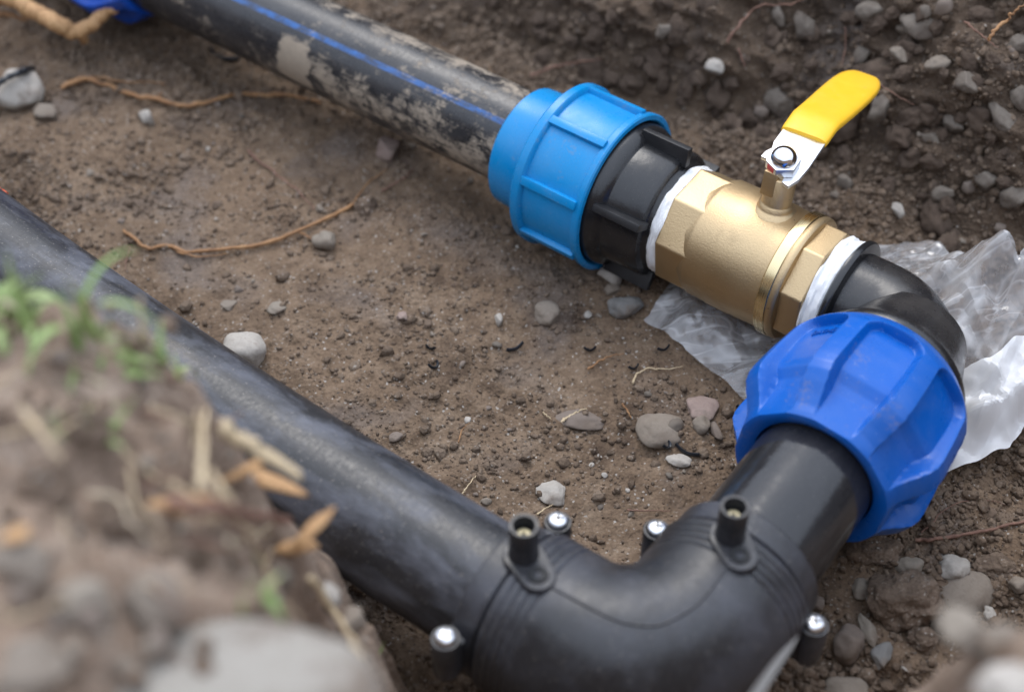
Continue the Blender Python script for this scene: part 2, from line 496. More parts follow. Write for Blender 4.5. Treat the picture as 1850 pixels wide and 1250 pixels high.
M['pipe_mud'] = pe_mat('muddy_black_pipe', dust=0.16, mud=True, stripe=(0.396, 0.0105), scratch=0.6, rough=0.3, dustc=(0.15, 0.148, 0.15))
M['pipe'] = pe_mat('scuffed_black_pipe', dust=0.66, scratch=0.6, rough=0.4, dustc=(0.185, 0.195, 0.235))
M['pipe_clean'] = pe_mat('clean_black_pipe', dust=0.12, scratch=0.06, rough=0.11)
M['efblack'] = pe_mat('moulded_black_elbow', base=0.019, dust=0.5, scratch=0, rough=0.36, dustc=(0.1, 0.105, 0.13), uv=False)
M['ppblack'] = pe_mat('moulded_black_fitting', base=0.012, dust=0.07, scratch=0, rough=0.22, dustc=(0.15, 0.14, 0.125), uv=False)
M['ppmatt'] = pe_mat('matt_black_rib', base=0.011, dust=0.06, scratch=0, rough=0.45, uv=False)
M['ppdusty'] = pe_mat('dusty_black_fitting', base=0.014, dust=0.2, scratch=0, rough=0.24, dustc=(0.15, 0.13, 0.11), uv=False)

def plastic(name, c, rough=0.3, dust=0.3, scale=1.0):
    g = N(name)
    n = g.noise(55, 6, 0.6); f = g.noise(800, 3, 0.6)
    col = g.mix(g.ramp(n, [(0.4, 0.0), (0.75, 0.16 * dust / 0.3)]), c, tuple(x * 0.55 + 0.14 for x in c))
    col = g.mix(g.ramp(f, [(0.67, 0.0), (0.73, dust)]), col, (0.45, 0.5, 0.55))
    st = g.ramp(g.math('ADD', g.math('MULTIPLY', g.noise(34, 7, 0.7), 0.7), g.math('MULTIPLY', g.noise(420, 3, 0.6), 0.3)), [(0.57, 0.0), (0.66, dust * 0.9)])
    col = g.mix(st, col, (0.24, 0.2, 0.16))                       # dried splashes of soil
    scr = g.ramp(g.noise(60, 5, 0.7, g.mapv((1, 14, 3), 'Object', (0.4, 0.3, 0.8))), [(0.68, 0.0), (0.76, dust)])
    col = g.mix(scr, col, tuple(min(1, x * 0.5 + 0.33) for x in c))
    rr = g.ramp(g.noise(130, 5, 0.6), [(0.3, rough * 0.8), (0.75, rough * 1.4)])
    rr = g.mix(st, rr, 0.8)
    return g.P(Base_Color=col, Roughness=rr, Specular_IOR_Level=0.34, Subsurface_Weight=0.0, Normal=g.bump(g.noise(240, 4, 0.55), 0.08, 0.0006))
M['blue_a'] = plastic('sky_blue_plastic', (0.0, 0.21, 0.5), 0.27)
M['blue_b'] = plastic('royal_blue_plastic', (0.0, 0.088, 0.4), 0.3)
M['blue_c'] = plastic('deep_blue_plastic', (0.0, 0.07, 0.45), 0.35)
M['yellow'] = plastic('yellow_vinyl', (0.83, 0.47, 0.025), 0.36, dust=0.25)
g = N('cast_brass'); cb = g.noise(950, 4, 0.65); lb = g.noise(28, 5, 0.6)
spb = g.ramp(g.noise(330, 3, 0.6), [(0.7, 0.0), (0.74, 0.8)]); dst = g.ramp(g.noise(60, 6, 0.7), [(0.6, 0.0), (0.75, 0.45)])
M['brass'] = g.P(Base_Color=g.mix(spb, g.mix(dst, g.mix(lb, (0.49, 0.355, 0.195), (0.58, 0.44, 0.265)), (0.3, 0.22, 0.13)), (0.06, 0.05, 0.04)), Metallic=1.0, Roughness=g.ramp(lb, [(0.3, 0.4), (0.7, 0.5)]), Normal=g.bump(cb, 0.38, 0.0005))
g = N('turned_brass'); cb = g.noise(60, 4, 0.6, g.mapv((1, 1, 30), 'Object'))
M['brass_bright'] = g.P(Base_Color=(0.76, 0.62, 0.36), Metallic=1.0, Roughness=g.ramp(cb, [(0.3, 0.2), (0.7, 0.32)]), Normal=g.bump(cb, 0.1, 0.0004))
g = N('zinc_plate'); zb = g.noise(220, 5, 0.6)
M['zinc'] = g.P(Base_Color=(0.72, 0.73, 0.75), Metallic=1.0, Roughness=g.ramp(zb, [(0.3, 0.24), (0.7, 0.42)]), Normal=g.bump(zb, 0.12, 0.0003))
g = N('chrome'); M['chrome'] = g.P(Base_Color=(0.75, 0.75, 0.77), Metallic=1.0, Roughness=0.07)
g = N('red_paint'); M['red'] = g.P(Base_Color=(0.42, 0.03, 0.035), Roughness=0.45)
g = N('brass_pin'); M['pin'] = g.P(Base_Color=(0.5, 0.44, 0.28), Metallic=0.7, Roughness=0.4)
g = N('black_void'); M['void'] = g.P(Base_Color=(0.01, 0.01, 0.011), Roughness=0.6)
g = N('thread_tape'); tn = g.noise(60, 6, 0.7, g.mapv((8, 1500, 1), 'UV', (0, 0, 0.002)))
ts = g.ramp(g.noise(420, 4, 0.7), [(0.62, 0.0), (0.7, 0.75)])
M['tape'] = g.P(Base_Color=g.mix(g.math('MULTIPLY', ts, g.ramp(tn, [(0.5, 0.0), (0.62, 1.0)])), (0.8, 0.8, 0.8), (0.12, 0.1, 0.09)), Roughness=0.5, Normal=g.bump(tn, 0.5, 0.0008))
g = N('orange_root'); rn = g.noise(90, 6, 0.6)
M['root_o'] = g.P(Base_Color=g.ramp(rn, [(0.3, (0.15, 0.07, 0.03)), (0.55, (0.3, 0.155, 0.065)), (0.8, (0.44, 0.27, 0.13))]), Roughness=0.7, Normal=g.bump(rn, 0.5, 0.001))
g = N('brown_root'); rn = g.noise(110, 6, 0.6)
M['root_b'] = g.P(Base_Color=g.ramp(rn, [(0.3, (0.1, 0.05, 0.035)), (0.7, (0.24, 0.13, 0.09))]), Roughness=0.75, Normal=g.bump(rn, 0.5, 0.001))
g = N('pale_straw'); M['straw'] = g.P(Base_Color=g.mix(g.noise(120, 4), (0.38, 0.28, 0.16), (0.62, 0.5, 0.33)), Roughness=0.65)
g = N('split_wood'); rn = g.noise(40, 7, 0.65, g.mapv((14, 14, 2), 'Object'))
M['wood'] = g.P(Base_Color=g.ramp(rn, [(0.3, (0.3, 0.15, 0.06)), (0.6, (0.5, 0.3, 0.14)), (0.8, (0.62, 0.45, 0.27))]), Roughness=0.7, Normal=g.bump(rn, 0.6, 0.001))
g = N('grass_blade'); gr = g.rand()
M['grass'] = g.P(Base_Color=g.mix(gr, (0.15, 0.25, 0.06), (0.32, 0.37, 0.16)), Roughness=0.5, Subsurface_Weight=0.0)
g = N('dry_blade'); M['dry'] = g.P(Base_Color=g.mix(g.rand(), (0.35, 0.27, 0.17), (0.5, 0.42, 0.3)), Roughness=0.6)
g = N('grey_leaf'); M['greyleaf'] = g.P(Base_Color=(0.17, 0.165, 0.16), Roughness=0.6)
g = N('black_rubber'); M['shave'] = g.P(Base_Color=(0.012, 0.014, 0.018), Roughness=0.3)
g = N('orange_sheath'); M['orange'] = g.P(Base_Color=(0.6, 0.08, 0.02), Roughness=0.5)

def film(name, transp, white, rough):
    g = N(name)
    t = g.t
    tr = t.nodes.new('ShaderNodeBsdfTransparent'); tr.inputs[0].default_value = (0.97, 0.97, 0.98, 1)
    df = t.nodes.new('ShaderNodeBsdfDiffuse'); df.inputs[0].default_value = (white, white, white * 1.01, 1)
    tl = t.nodes.new('ShaderNodeBsdfTranslucent'); tl.inputs[0].default_value = (white, white, white, 1)
    gl = t.nodes.new('ShaderNodeBsdfGlossy'); gl.inputs['Roughness'].default_value = rough; gl.inputs[0].default_value = (1, 1, 1, 1)
    hs_ = []; crease = None
    for k, (ang, sx, sy) in enumerate([(0.35, 6, 34), (1.25, 5, 27), (2.2, 8, 46), (2.85, 4, 20)]):
        nz = g.noise(1.0, 1.5, 0.5, g.mapv((sx, sy, sx * 1.5), 'Object', (0, 0, ang)), 0.9)
        rid = g.math('ABSOLUTE', g.math('SUBTRACT', nz, 0.5)); hs_.append(rid)
        ln = g.ramp(rid, [(0.0, 0.3), (0.01, 0.05), (0.03, 0.0)])
        crease = ln if crease is None else g.math('MAXIMUM', crease, ln)
    hsum = g.math('ADD', g.math('ADD', hs_[0], hs_[1]), g.math('MULTIPLY', g.math('ADD', hs_[2], hs_[3]), 0.8))
    bmp = g.bump(hsum, 0.35 if transp > 0.3 else 0.15, 0.008)
    for nd in (df, gl): t.links.new(bmp, nd.inputs['Normal'])
    m1 = t.nodes.new('ShaderNodeMixShader'); m1.inputs[0].default_value = 0.35
    t.links.new(df.outputs[0], m1.inputs[1]); t.links.new(tl.outputs[0], m1.inputs[2])
    m2 = t.nodes.new('ShaderNodeMixShader')
    thin = g.ramp(g.noise(22, 6, 0.65, None, 0.8), [(0.3, max(transp - 0.3, 0)), (0.5, transp), (0.7, max(transp - 0.12, 0))])
    thin = g.math('SUBTRACT', thin, crease, True)
    t.links.new(thin, m2.inputs[0]); t.links.new(m1.outputs[0], m2.inputs[1]); t.links.new(tr.outputs[0], m2.inputs[2])
    fr = t.nodes.new('ShaderNodeFresnel'); fr.inputs[0].default_value = 1.5; t.links.new(bmp, fr.inputs['Normal'])
    m3 = t.nodes.new('ShaderNodeMixShader')
    t.links.new(g.math('MULTIPLY', fr.outputs[0], 1.1, True), m3.inputs[0]); t.links.new(m2.outputs[0], m3.inputs[1]); t.links.new(gl.outputs[0], m3.inputs[2])
    t.links.new(m3.outputs[0], g.out.inputs[0])
    return g.mat
M['film_clear'] = film('clear_film', 0.74, 0.85, 0.09)
M['film_white'] = film('white_film', 0.03, 0.83, 0.25)

# ------------------------------------------------------------------ ground sheet (trench floor and far wall)
def axis(lo, hi, fine0, fine1, step, mid=None):
    a = list(np.arange(fine0, fine1 + 1e-6, step))
    s, x = step, fine1
    while x < hi: s *= 1.25; x += s; a.append(x)
    s, x, b = step, fine0, []
    while x > lo: s *= 1.25; x -= s; b.append(x)
    return np.array(b[::-1] + a)

ua = axis(-25000, 25000, -760, 190, 1.35)
qa1 = np.arange(-350, 120, 1.35); qa2 = np.arange(120, 375, 0.85)
qa = np.concatenate([axis(-25000, -350, -352, -351.35, 1.35), qa1, qa2, axis(375, 25000, 375, 376, 0.85)[0:][axis(375, 25000, 375, 376, 0.85) >= 375]])
qa = np.unique(np.round(qa, 4))

def lumpiness(u, q):
    r = 0.22 + 0.5 * sstep(-20, 90, u) + 0.75 * sstep(60, 150, q) + 0.3 * sstep(-420, -560, u)
    r = r + 0.4 * sstep(-120, -30, u) * sstep(-120, -220, q)
    r = r * (0.45 + 1.0 * sstep(-0.5, 0.6, fbm(u / 55, q / 45, oct=3, seed=95)))
    return np.clip(r, 0, 1.35)

def ground_points(U, Q):
    z = floor_base(U, Q)
    w = Q - wall_foot(U)
    wall = sstep(-5, 30, w) * (1 - sstep(215, 260, w))
    lr = lumpiness(U, Q)
    # the wall's direction "along the surface" replaces q there so lumps keep their shape
    qq = Q + np.clip(w, 0, 220) * 0.85
    n = 4.2 * fbm(U / 46, qq / 46, oct=4, seed=21) * (0.6 + lr)
    n += (0.25 + lr) * 3.0 * fbm(U / 15, qq / 15, oct=3, seed=31)
    d, idv = worley(U / 8.5, qq / 8.5, 41)
    n += lr * 3.4 * np.clip(0.62 - d, 0, 1) * (0.4 + idv)
    d, idv = worley(U / 3.6, qq / 3.6, 43)
    n += (0.15 + lr * 0.9) * 2.2 * np.clip(0.6 - d, 0, 1) * idv
    n += (0.5 + 0.5 * lr) * 1.1 * fbm(U / 3.2, qq / 3.2, oct=2, seed=51)
    n += wall * (14 * fbm(U / 60, qq / 34, oct=4, seed=61) + 5 * fbm(U / 16, qq / 10, oct=2, seed=62))
    d, idv = worley(U / 30 + 0.3 * fbm(U / 20, qq / 20, oct=2, seed=65), qq / 20, 63); n += wall * 12 * np.clip(0.62 - d, 0, 1) * idv
    fade = 1 - sstep(900, 1500, np.abs(U)) * 0.6
    n = n * fade
    nx = -0.84 * wall                       # along -E2 on the wall face
    nz = 1 - 0.46 * wall
    P = E[None, None, :] + U[..., None] * E1 + (Q + n * nx)[..., None] * E2
    P[..., 2] = z + n * nz
    return P
Ug, Qg = np.meshgrid(ua, qa, indexing='ij')
G = ground_points(Ug, Qg)
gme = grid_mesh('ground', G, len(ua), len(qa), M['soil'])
shade_attr = gme.attributes.new('wall_shade', 'FLOAT', 'POINT')  # mask of the shade painted on the far wall
shade_attr.data.foreach_set('value', (sstep(-45, 25, Qg - wall_foot(Ug)) * (1 - sstep(230, 330, Qg - wall_foot(Ug))) * (0.85 + 0.3 * fbm(Ug / 60, Qg / 30, oct=2, seed=91))).clip(0, 1).astype(np.float32).ravel())
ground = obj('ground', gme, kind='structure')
Gz = G[..., 2]
register('ground', G)
def ground_z(u, q):
    i = np.clip(np.searchsorted(ua, u), 0, len(ua) - 1); j = np.clip(np.searchsorted(qa, q), 0, len(qa) - 1)
    return Gz[i, j]
def ground_pt(u, q):
    i = int(np.clip(np.searchsorted(ua, u), 0, len(ua) - 1)); j = int(np.clip(np.searchsorted(qa, q), 0, len(qa) - 1))
    return G[i, j]
print('ground', len(ua), len(qa))

# near bank the photographer leans over
ub = axis(-25000, 25000, -300, 190, 1.9); qb = axis(-25000, 3000, -620, -190, 1.9)
Ub, Qb = np.meshgrid(ub, qb, indexing='ij')
Zb = bank_base(Ub, Qb)
tb = sstep(-130, -60, Zb)
Zb = Zb + tb * (7 * fbm(Ub / 34, Qb / 34, oct=4, seed=81) + 3.5 * fbm(Ub / 11, Qb / 11, oct=3, seed=82))
d_, i_ = worley(Ub / 13, Qb / 13, 83); Zb += tb * 6 * np.clip(0.6 - d_, 0, 1) * i_
Pb = E[None, None, :] + Ub[..., None] * E1 + Qb[..., None] * E2; Pb[..., 2] = Zb
register('bank', Pb)
def bank_z(u, q):
    i = np.clip(np.searchsorted(ub, u), 0, len(ub) - 1); j = np.clip(np.searchsorted(qb, q), 0, len(qb) - 1)
    return Zb[i, j]
bank = obj('bank', grid_mesh('bank', Pb, len(ub), len(qb), M['bank']), kind='structure')

# ------------------------------------------------------------------ rocks
def ico(sub):
    bm = bmesh.new(); bmesh.ops.create_icosphere(bm, subdivisions=sub, radius=1)
    V = np.array([v.co[:] for v in bm.verts]); Fc = np.array([[v.index for v in f.verts] for f in bm.faces]); bm.free()
    return V, Fc
ICO = {k: ico(k) for k in (1, 2, 3, 4, 5)}
def rock(seed, sub=4, cuts=9, off=(0.6, 0.9), soft=14.0, rough=0.04):
    V, Fc = ICO[sub]; r = np.random.default_rng(seed)
    acc = np.ones(len(V))
    for _ in range(cuts):
        n = r.normal(size=3); n /= np.linalg.norm(n); o = r.uniform(*off)
        acc += (np.clip(V @ n, 0, 1) / o) ** soft
    rad = acc ** (-1 / soft)
    s = seed * 3.7 % 100
    rad = rad * (1 + rough * fbm(V[:, 0] * 1.7 + s, V[:, 1] * 1.7, V[:, 2] * 1.7, oct=4, seed=seed % 50))
    return V * rad[:, None], Fc
def rock_mesh(name, seed, a, b, c, mat, **kw):
    V, Fc = rock(seed, **kw)
    return np_mesh(name, V * np.array([a, b, c]), Fc, mat)

# ------------------------------------------------------------------ upper pipe
UPM = frame(E, UPD)
def pipe_path(z0, z1, step=8): return np.array([(0, 0, z) for z in np.arange(z0, z1 + 0.1, step)])
# start of the UV seam points down so the visible flank has no seam: sweep starts its ring at 'up'
pipe1 = obj('water_pipe', sweep('water_pipe', pipe_path(240, 900, 10), 30.6, M['pipe_mud'], n=96, up=[0, -1, 0]), mw=UPM)
# ring angle: v=0 at the bottom, growing towards local +x
tag(pipe1, 'black pipe with a blue stripe and dried mud, running into the light blue nut', 'pipe')

# ------------------------------------------------------------------ compression adapter on the upper pipe
VM = frame(VO, VA)
ad = empty('compression_adapter', VM, 'light blue ribbed compression nut with black threaded body between muddy pipe and brass valve', 'pipe fitting')
nut1 = obj('nut', lathe('nut', [(31.2, 271), (36.6, 271), (38.4, 269.4), (39.8, 248), (40.6, 243.5), (50.8, 243.5), (52.3, 242), (52.4, 237.4), (51.4, 236.2), (49.2, 235.6),
    (48.8, 201), (49.2, 199.6), (50.6, 198.8), (51.0, 195.2), (50.2, 194.2), (47.6, 194.0), (46.6, 195), (46.2, 215), (31.2, 216)], M['blue_a'], n=144, angle=40), ad)
rib_me = box('rib', 5.4, 5.8, 39.5, M['blue_a'], 0.8)
for k in range(8):
    a = math.radians(180 - 68 - 45 * k)
    obj('rib', rib_me, nut1, loc(49.6 * math.cos(a), 49.6 * math.sin(a), 217.4, rz=a + PI / 2))
body1 = obj('threaded_body', lathe('threaded_body', [(29, 226), (45.4, 226), (45.4, 192), (43.9, 187.5), (41.2, 185.6), (40.2, 184.6), (39.4, 163), (38.2, 160.6), (35.2, 160.0), (34.2, 159), (33.6, 157), (32.8, 155.6), (29, 155.2)], M['ppblack'], n=120, angle=40), ad)
rb2 = box('rib', 4.6, 12.0, 32, M['ppmatt'], 0.6)
for k in (81, 155, 238, 310, 10):
    a = math.radians(180 - k)
    obj('rib', rb2, body1, loc(41.4 * math.cos(a), 41.4 * math.sin(a), 173.2, rz=a + PI / 2))
obj('thread_tape', lathe('thread_tape', [(29, 157), (33.2, 156.4), (34.1, 155), (33.8, 154), (34.2, 153), (33.7, 152), (34.0, 151), (33.4, 149.5), (29, 149)], M['tape'], n=160, angle=50, wob=0.9, seed=3), ad)

# ------------------------------------------------------------------ brass ball valve
bv = empty('ball_valve', VM, 'brass ball valve with yellow lever handle between two wraps of white thread tape', 'valve')
def octagon(name, rc, z0, z1, off, mat):
    pts = [(rc * math.cos(math.radians(off + 45 * k)), rc * math.sin(math.radians(off + 45 * k))) for k in range(8)]
    return prism(name, pts, z0, z1, mat, 1.3, 3)
vb = obj('body', lathe('body', [(27, 140), (33.0, 139), (34.0, 134), (35.4, 131.5), (36.3, 129.5), (36.4, 118), (36.8, 116.6), (36.9, 103), (36.5, 101.6), (36.4, 92), (36.0, 90.6), (36.0, 84.5), (36.3, 81.5), (30, 81), (30, 100)], M['brass'], n=128, angle=60), bv)
obj('hex_end', octagon('hex_end', 36.5, 126, 150.2, 180 - 76 - 45, M['brass']), vb)
uc = obj('union_end', lathe('union_end', [(28, 82), (36.8, 81.8), (37.8, 81.0), (37.9, 75.2), (37.3, 74.6)], M['brass_bright'], n=128, angle=40, closed=False), bv)
obj('shoulder', lathe('shoulder', [(30, 75), (37.2, 74.9), (37.6, 74), (37.4, 71.6), (36.4, 70.4), (33.4, 70.0), (30, 69.8)], M['brass'], n=128, angle=40), uc)
obj('hex_end', octagon('hex_end', 35.4, 56.6, 70.6, 180 - 66 - 45, M['brass']), uc)
# stem
PH = math.radians(-7)
SD = -np.cross(VA, ez); SD /= np.linalg.norm(SD)
ws = math.cos(PH) * ez + math.sin(PH) * SD
Sp = VO + 98 * VA
SM = frame(Sp, ws, up=-SD)                   # local z up the stem, local y away from the camera
inv = VM.inverted()
st = obj('stem', lathe('stem', [(0, 30), (13.5, 33), (12.4, 35.3), (10.4, 36.6), (9.8, 37.6), (9.7, 39.2), (8.9, 40), (8.5, 41), (8.5, 57.5), (7.8, 58.2), (0, 58.4)], M['brass'], n=64, angle=45, closed=False), bv, inv @ SM)
obj('stop_lug', box('stop_lug', 8.4, 5.0, 15, M['brass'], 0.9), st, loc(-3.4, -6.2, 54.0))
# handle frame: rotated about the stem, tilted up a little
ROT = math.radians(6)
hx = np.cross(-SD, ws); hx /= np.linalg.norm(hx)
HM = SM @ Matrix.Rotation(ROT, 4, 'Z') @ loc(0, 0, 60.0)
hd = obj('handle', prism('handle', [(-14.5, 36), (-14.5, 18), (-13.2, 13), (-15.2, 9), (-15.6, 4), (-11, 3.6), (-8.5, 1), (-7.6, -4.5), (-3.2, -6.6), (2.4, -5.2), (3, -9), (7.5, -10.5), (10.2, -3), (11.2, 8), (11, 36)], -1.3, 1.3, M['zinc'], 0.45, 2), bv, inv @ HM @ Matrix.Rotation(math.radians(13), 4, 'X'))
hm2 = Matrix.Rotation(math.radians(0), 4, 'X')
nutc = obj('cap_nut', prism('cap_nut', [(9.6 * math.cos(math.radians(60 * k + 30)), 9.6 * math.sin(math.radians(60 * k + 30))) for k in range(6)], 1.4, 7.0, M['zinc'], 0.6, 2), hd, loc(-1.5, 1.5, 0))
obj('dome', lathe('dome', [(7.2, 6.6)] + [(7.2 * math.cos(t), 8.2 + 6.6 * math.sin(t)) for t in np.linspace(0, PI / 2, 12)], M['chrome'], n=48, angle=60, closed=False), hd, loc(-1.5, 1.5, 0))
obj('paint_mark', box('paint_mark', 5.6, 0.5, 3.4, M['red'], 0.15), nutc, loc(8.3 * math.cos(math.radians(240)), 8.3 * math.sin(math.radians(240)), 4.2, rz=math.radians(240 + 90)))
# yellow sleeve: lofted along the lever, in the plate's own frame (y along the lever, z up)
def sleeve():
    st_ = [(30.0, 0, 12.4, 2.4), (30.6, 0, 13.6, 3.4), (34, 0, 13.9, 3.6), (41, 0.1, 13.9, 3.7), (45, 0.0, 14, 3.7), (48, -0.7, 14, 3.7), (51, -1.9, 14, 3.7), (55, -3.4, 14.1, 3.7),
           (66, -7.4, 14.3, 3.7), (80, -12.2, 14.6, 3.7), (98, -18.2, 14.7, 3.7), (110, -22.2, 14.3, 3.7), (118, -24.8, 13.2, 3.7), (123, -26.5, 11.4, 3.5), (126.4, -27.6, 9.4, 3.0), (127.8, -28.1, 7.6, 2.2)]
    n = 40; V = []; Fc = []
    for i, (y, z, hw, ht) in enumerate(st_):
        a = st_[max(i - 1, 0)]; b = st_[min(i + 1, len(st_) - 1)]
        t = np.array([b[0] - a[0], b[1] - a[1]]); t /= np.linalg.norm(t); nn = np.array([-t[1], t[0]])
        for j in range(n):
            th = 2 * PI * j / n; c, s = math.cos(th), math.sin(th)
            ex = hw * abs(c) ** 0.45 * (1 if c >= 0 else -1); e2 = ht * abs(s) ** 0.7 * (1 if s >= 0 else -1)
            V.append((ex - 2, y + nn[0] * e2, z + nn[1] * e2))
    k = len(st_)
    for i in range(k - 1):
        for j in range(n): Fc.append((i * n + j, i * n + (j + 1) % n, (i + 1) * n + (j + 1) % n, (i + 1) * n + j))
    Fc.append(tuple(range(n - 1, -1, -1))); Fc.append(tuple((k - 1) * n + j for j in range(n)))
    return mesh('grip_sleeve', V, Fc, M['yellow'], True, 50)
sl = obj('grip_sleeve', sleeve(), hd)

# ------------------------------------------------------------------ black compression elbow with the darker blue nut
el = empty('compression_elbow', VM, 'black plastic elbow with a royal blue scalloped nut, joining brass valve to short pipe', 'pipe fitting')
Wi = VM.inverted()
def W2V(P): return np.array(Wi @ Vector(tuple(np.asarray(P) * S))) / S
obj('thread_tape', lathe('thread_tape', [(28, 57.2), (32.6, 56.8), (33.3, 55.6), (32.7, 54.4), (33.2, 53.2), (32.8, 52), (33.3, 50.8), (32.9, 49.6), (33.2, 48.4), (32.8, 47.2), (32, 46.2), (28, 46)], M['tape'], n=160, angle=50, wob=0.9, seed=9), el)
obj('flange', lathe('flange', [(24, 47), (34.4, 46.6), (35.6, 45.6), (35.8, 43.4), (35.0, 42.2), (31, 41.2), (24, 41)], M['ppblack'], n=96, angle=40), el)
# tube: from the flange round the corner
C0 = VO; EL = E - LEG * 0
Rb = 27
pts = [VO + VA * z for z in np.linspace(44, Rb, 8)]
cen = VO + VA * Rb - LEG * Rb
for t in np.linspace(0, PI / 2, 22)[1:]:
    pts.append(cen + LEG * Rb * math.cos(t) - VA * Rb * math.sin(t))
base = pts[-1]
LEG2 = LEG
for dd in np.linspace(0, 20, 8)[1:]: pts.append(base - LEG * dd)
pts = np.array(pts)
elb = obj('body', sweep('body', [W2V(p) for p in pts], 29.4, M['ppdusty'], n=72), el)
LM = frame(E, -LEG); VL = Wi @ LM
obj('socket', lathe('socket', [(20, 8), (29.3, 9), (30.4, 13), (32.4, 19), (35.0, 27), (37.4, 35), (39.6, 41), (41.2, 43.4), (42.8, 44.4), (43.8, 46), (44.0, 50), (43.4, 52), (40, 53), (32, 60)], M['ppdusty'], n=120, angle=50), elb, VL)
# scalloped nut
def scallop(d0=52.0, d1=132.0, nth=720, nd=96):
    po = np.array([(52, 43.6), (53, 45.8), (57, 48.6), (61, 51), (67, 53.2), (85, 55.2), (100, 56.2), (106, 56.0), (111, 54.4), (116, 51), (121, 46.8), (126, 43.4), (130, 42), (132, 41)])
    pi_ = np.array([(52, 43.6), (60, 47), (62, 46.0), (66, 46.6), (80, 48.0), (97, 48.2), (101, 47.2), (106, 43.4), (111, 42.0), (122, 41.7), (128, 41.4), (132, 40.8)])
    dd = np.concatenate([np.linspace(d0, 70, 34), np.linspace(70, 100, 18)[1:], np.linspace(100, d1, 46)[1:]])
    th = np.linspace(0, 2 * PI, nth, endpoint=False)
    T, Dd = np.meshgrid(th, dd, indexing='ij')
    Ro = np.interp(Dd, po[:, 0], po[:, 1]); Ri = np.minimum(np.interp(Dd, pi_[:, 0], pi_[:, 1]), Ro)
    ph = (T - math.radians(180 - 97) + PI / 8) % (PI / 4) - PI / 8
    x = np.abs(ph) * 51.0; hw = 14.6 - 1.4 * sstep(100, 128, Dd)
    top = 63.0
    rc = 7.0
    qx = x - hw + rc; qy = (top - Dd) + rc
    sd = np.hypot(np.maximum(qx, 0), np.maximum(qy, 0)) + np.minimum(np.maximum(qx, qy), 0) - rc
    mask = 1 - sstep(-1.2, 0.5, sd)
    Ri = np.minimum((Ri - 0.6) / np.cos(np.clip(ph, -0.32, 0.32)), Ro)          # flat floors
    R = Ro + (Ri - Ro) * mask
    V = np.stack([R * np.cos(T), R * np.sin(T), Dd], -1)
    # close the two ends: inner lip rings
    end1 = np.stack([38.2 * np.cos(th), 38.2 * np.sin(th), np.full(nth, d1 + 0.6)], -1)[:, None]
    end2 = np.stack([32.4 * np.cos(th), 32.4 * np.sin(th), np.full(nth, d1 - 3.2)], -1)[:, None]
    end3 = np.stack([31.4 * np.cos(th), 31.4 * np.sin(th), np.full(nth, d1 - 18)], -1)[:, None]
    st0 = np.stack([36 * np.cos(th), 36 * np.sin(th), np.full(nth, d0 - 0.4)], -1)[:, None]
    V = np.concatenate([st0, V, end1, end2, end3], 1)
    return V, nth, V.shape[1]
Vn, a_, b_ = scallop()
nutm = grid_mesh('nut', Vn, a_, b_, M['blue_b'], wrap_u=True); nutm.set_sharp_from_angle(angle=math.radians(50))
nutm.flip_normals() if False else None
nut2 = obj('nut', nutm, el, VL)
# raised lettering in one recess of the nut
tcu = bpy.data.curves.new('lettering', 'FONT'); tcu.body = 'H\u0130MTA\u015e'; tcu.size = 1.0; tcu.extrude = 0.1; tcu.align_x = 'CENTER'; tcu.align_y = 'CENTER'; tcu.resolution_u = 3
to = bpy.data.objects.new('lettering_source', tcu); COL.objects.link(to)
dg = bpy.context.evaluated_depsgraph_get(); tme = bpy.data.meshes.new_from_object(to.evaluated_get(dg)); bpy.data.objects.remove(to)
tv = np.zeros(len(tme.vertices) * 3, np.float32); tme.vertices.foreach_get('co', tv); tv = tv.reshape(-1, 3).astype(float)
if len(tv):
    w_ = tv[:, 0].max() - tv[:, 0].min(); k_ = 17.5 / w_
    ac = math.radians(180 - 54)
    ang = ac + tv[:, 0] * k_ / 48.5
    dz_ = 72.0 - tv[:, 1] * k_ * 1.15
    rr_ = (np.interp(dz_, [62, 66, 80], [46.0, 46.6, 48.0]) - 0.6) / np.cos(ang - math.radians(180 - 52)) + 0.35 + tv[:, 2] * 6.0
    nv_ = np.stack([rr_ * np.cos(ang), rr_ * np.sin(ang), dz_], -1) * S
    tme.vertices.foreach_set('co', nv_.astype(np.float32).ravel()); tme.update()
    tme.materials.clear(); tme.materials.append(M['blue_b'])
    obj('lettering', tme, nut2)

# short pipe between the blue nut and the welded elbow
DM = frame(D, LEG)
pipe2 = obj('pipe_stub', sweep('pipe_stub', pipe_path(40, 175, 5), 31.5, M['pipe_clean'], n=96, up=[0, -1, 0]), mw=DM)
tag(pipe2, 'short shiny black pipe between the royal blue nut and the lower black elbow', 'pipe')

# ------------------------------------------------------------------ electrofusion elbow
Dm = Matrix.Identity(4)
for i in range(3): Dm[i][0], Dm[i][1], Dm[i][2], Dm[i][3] = LOW[i], LEG[i], (0, 0, -1)[i] if False else 0, D[i] * S
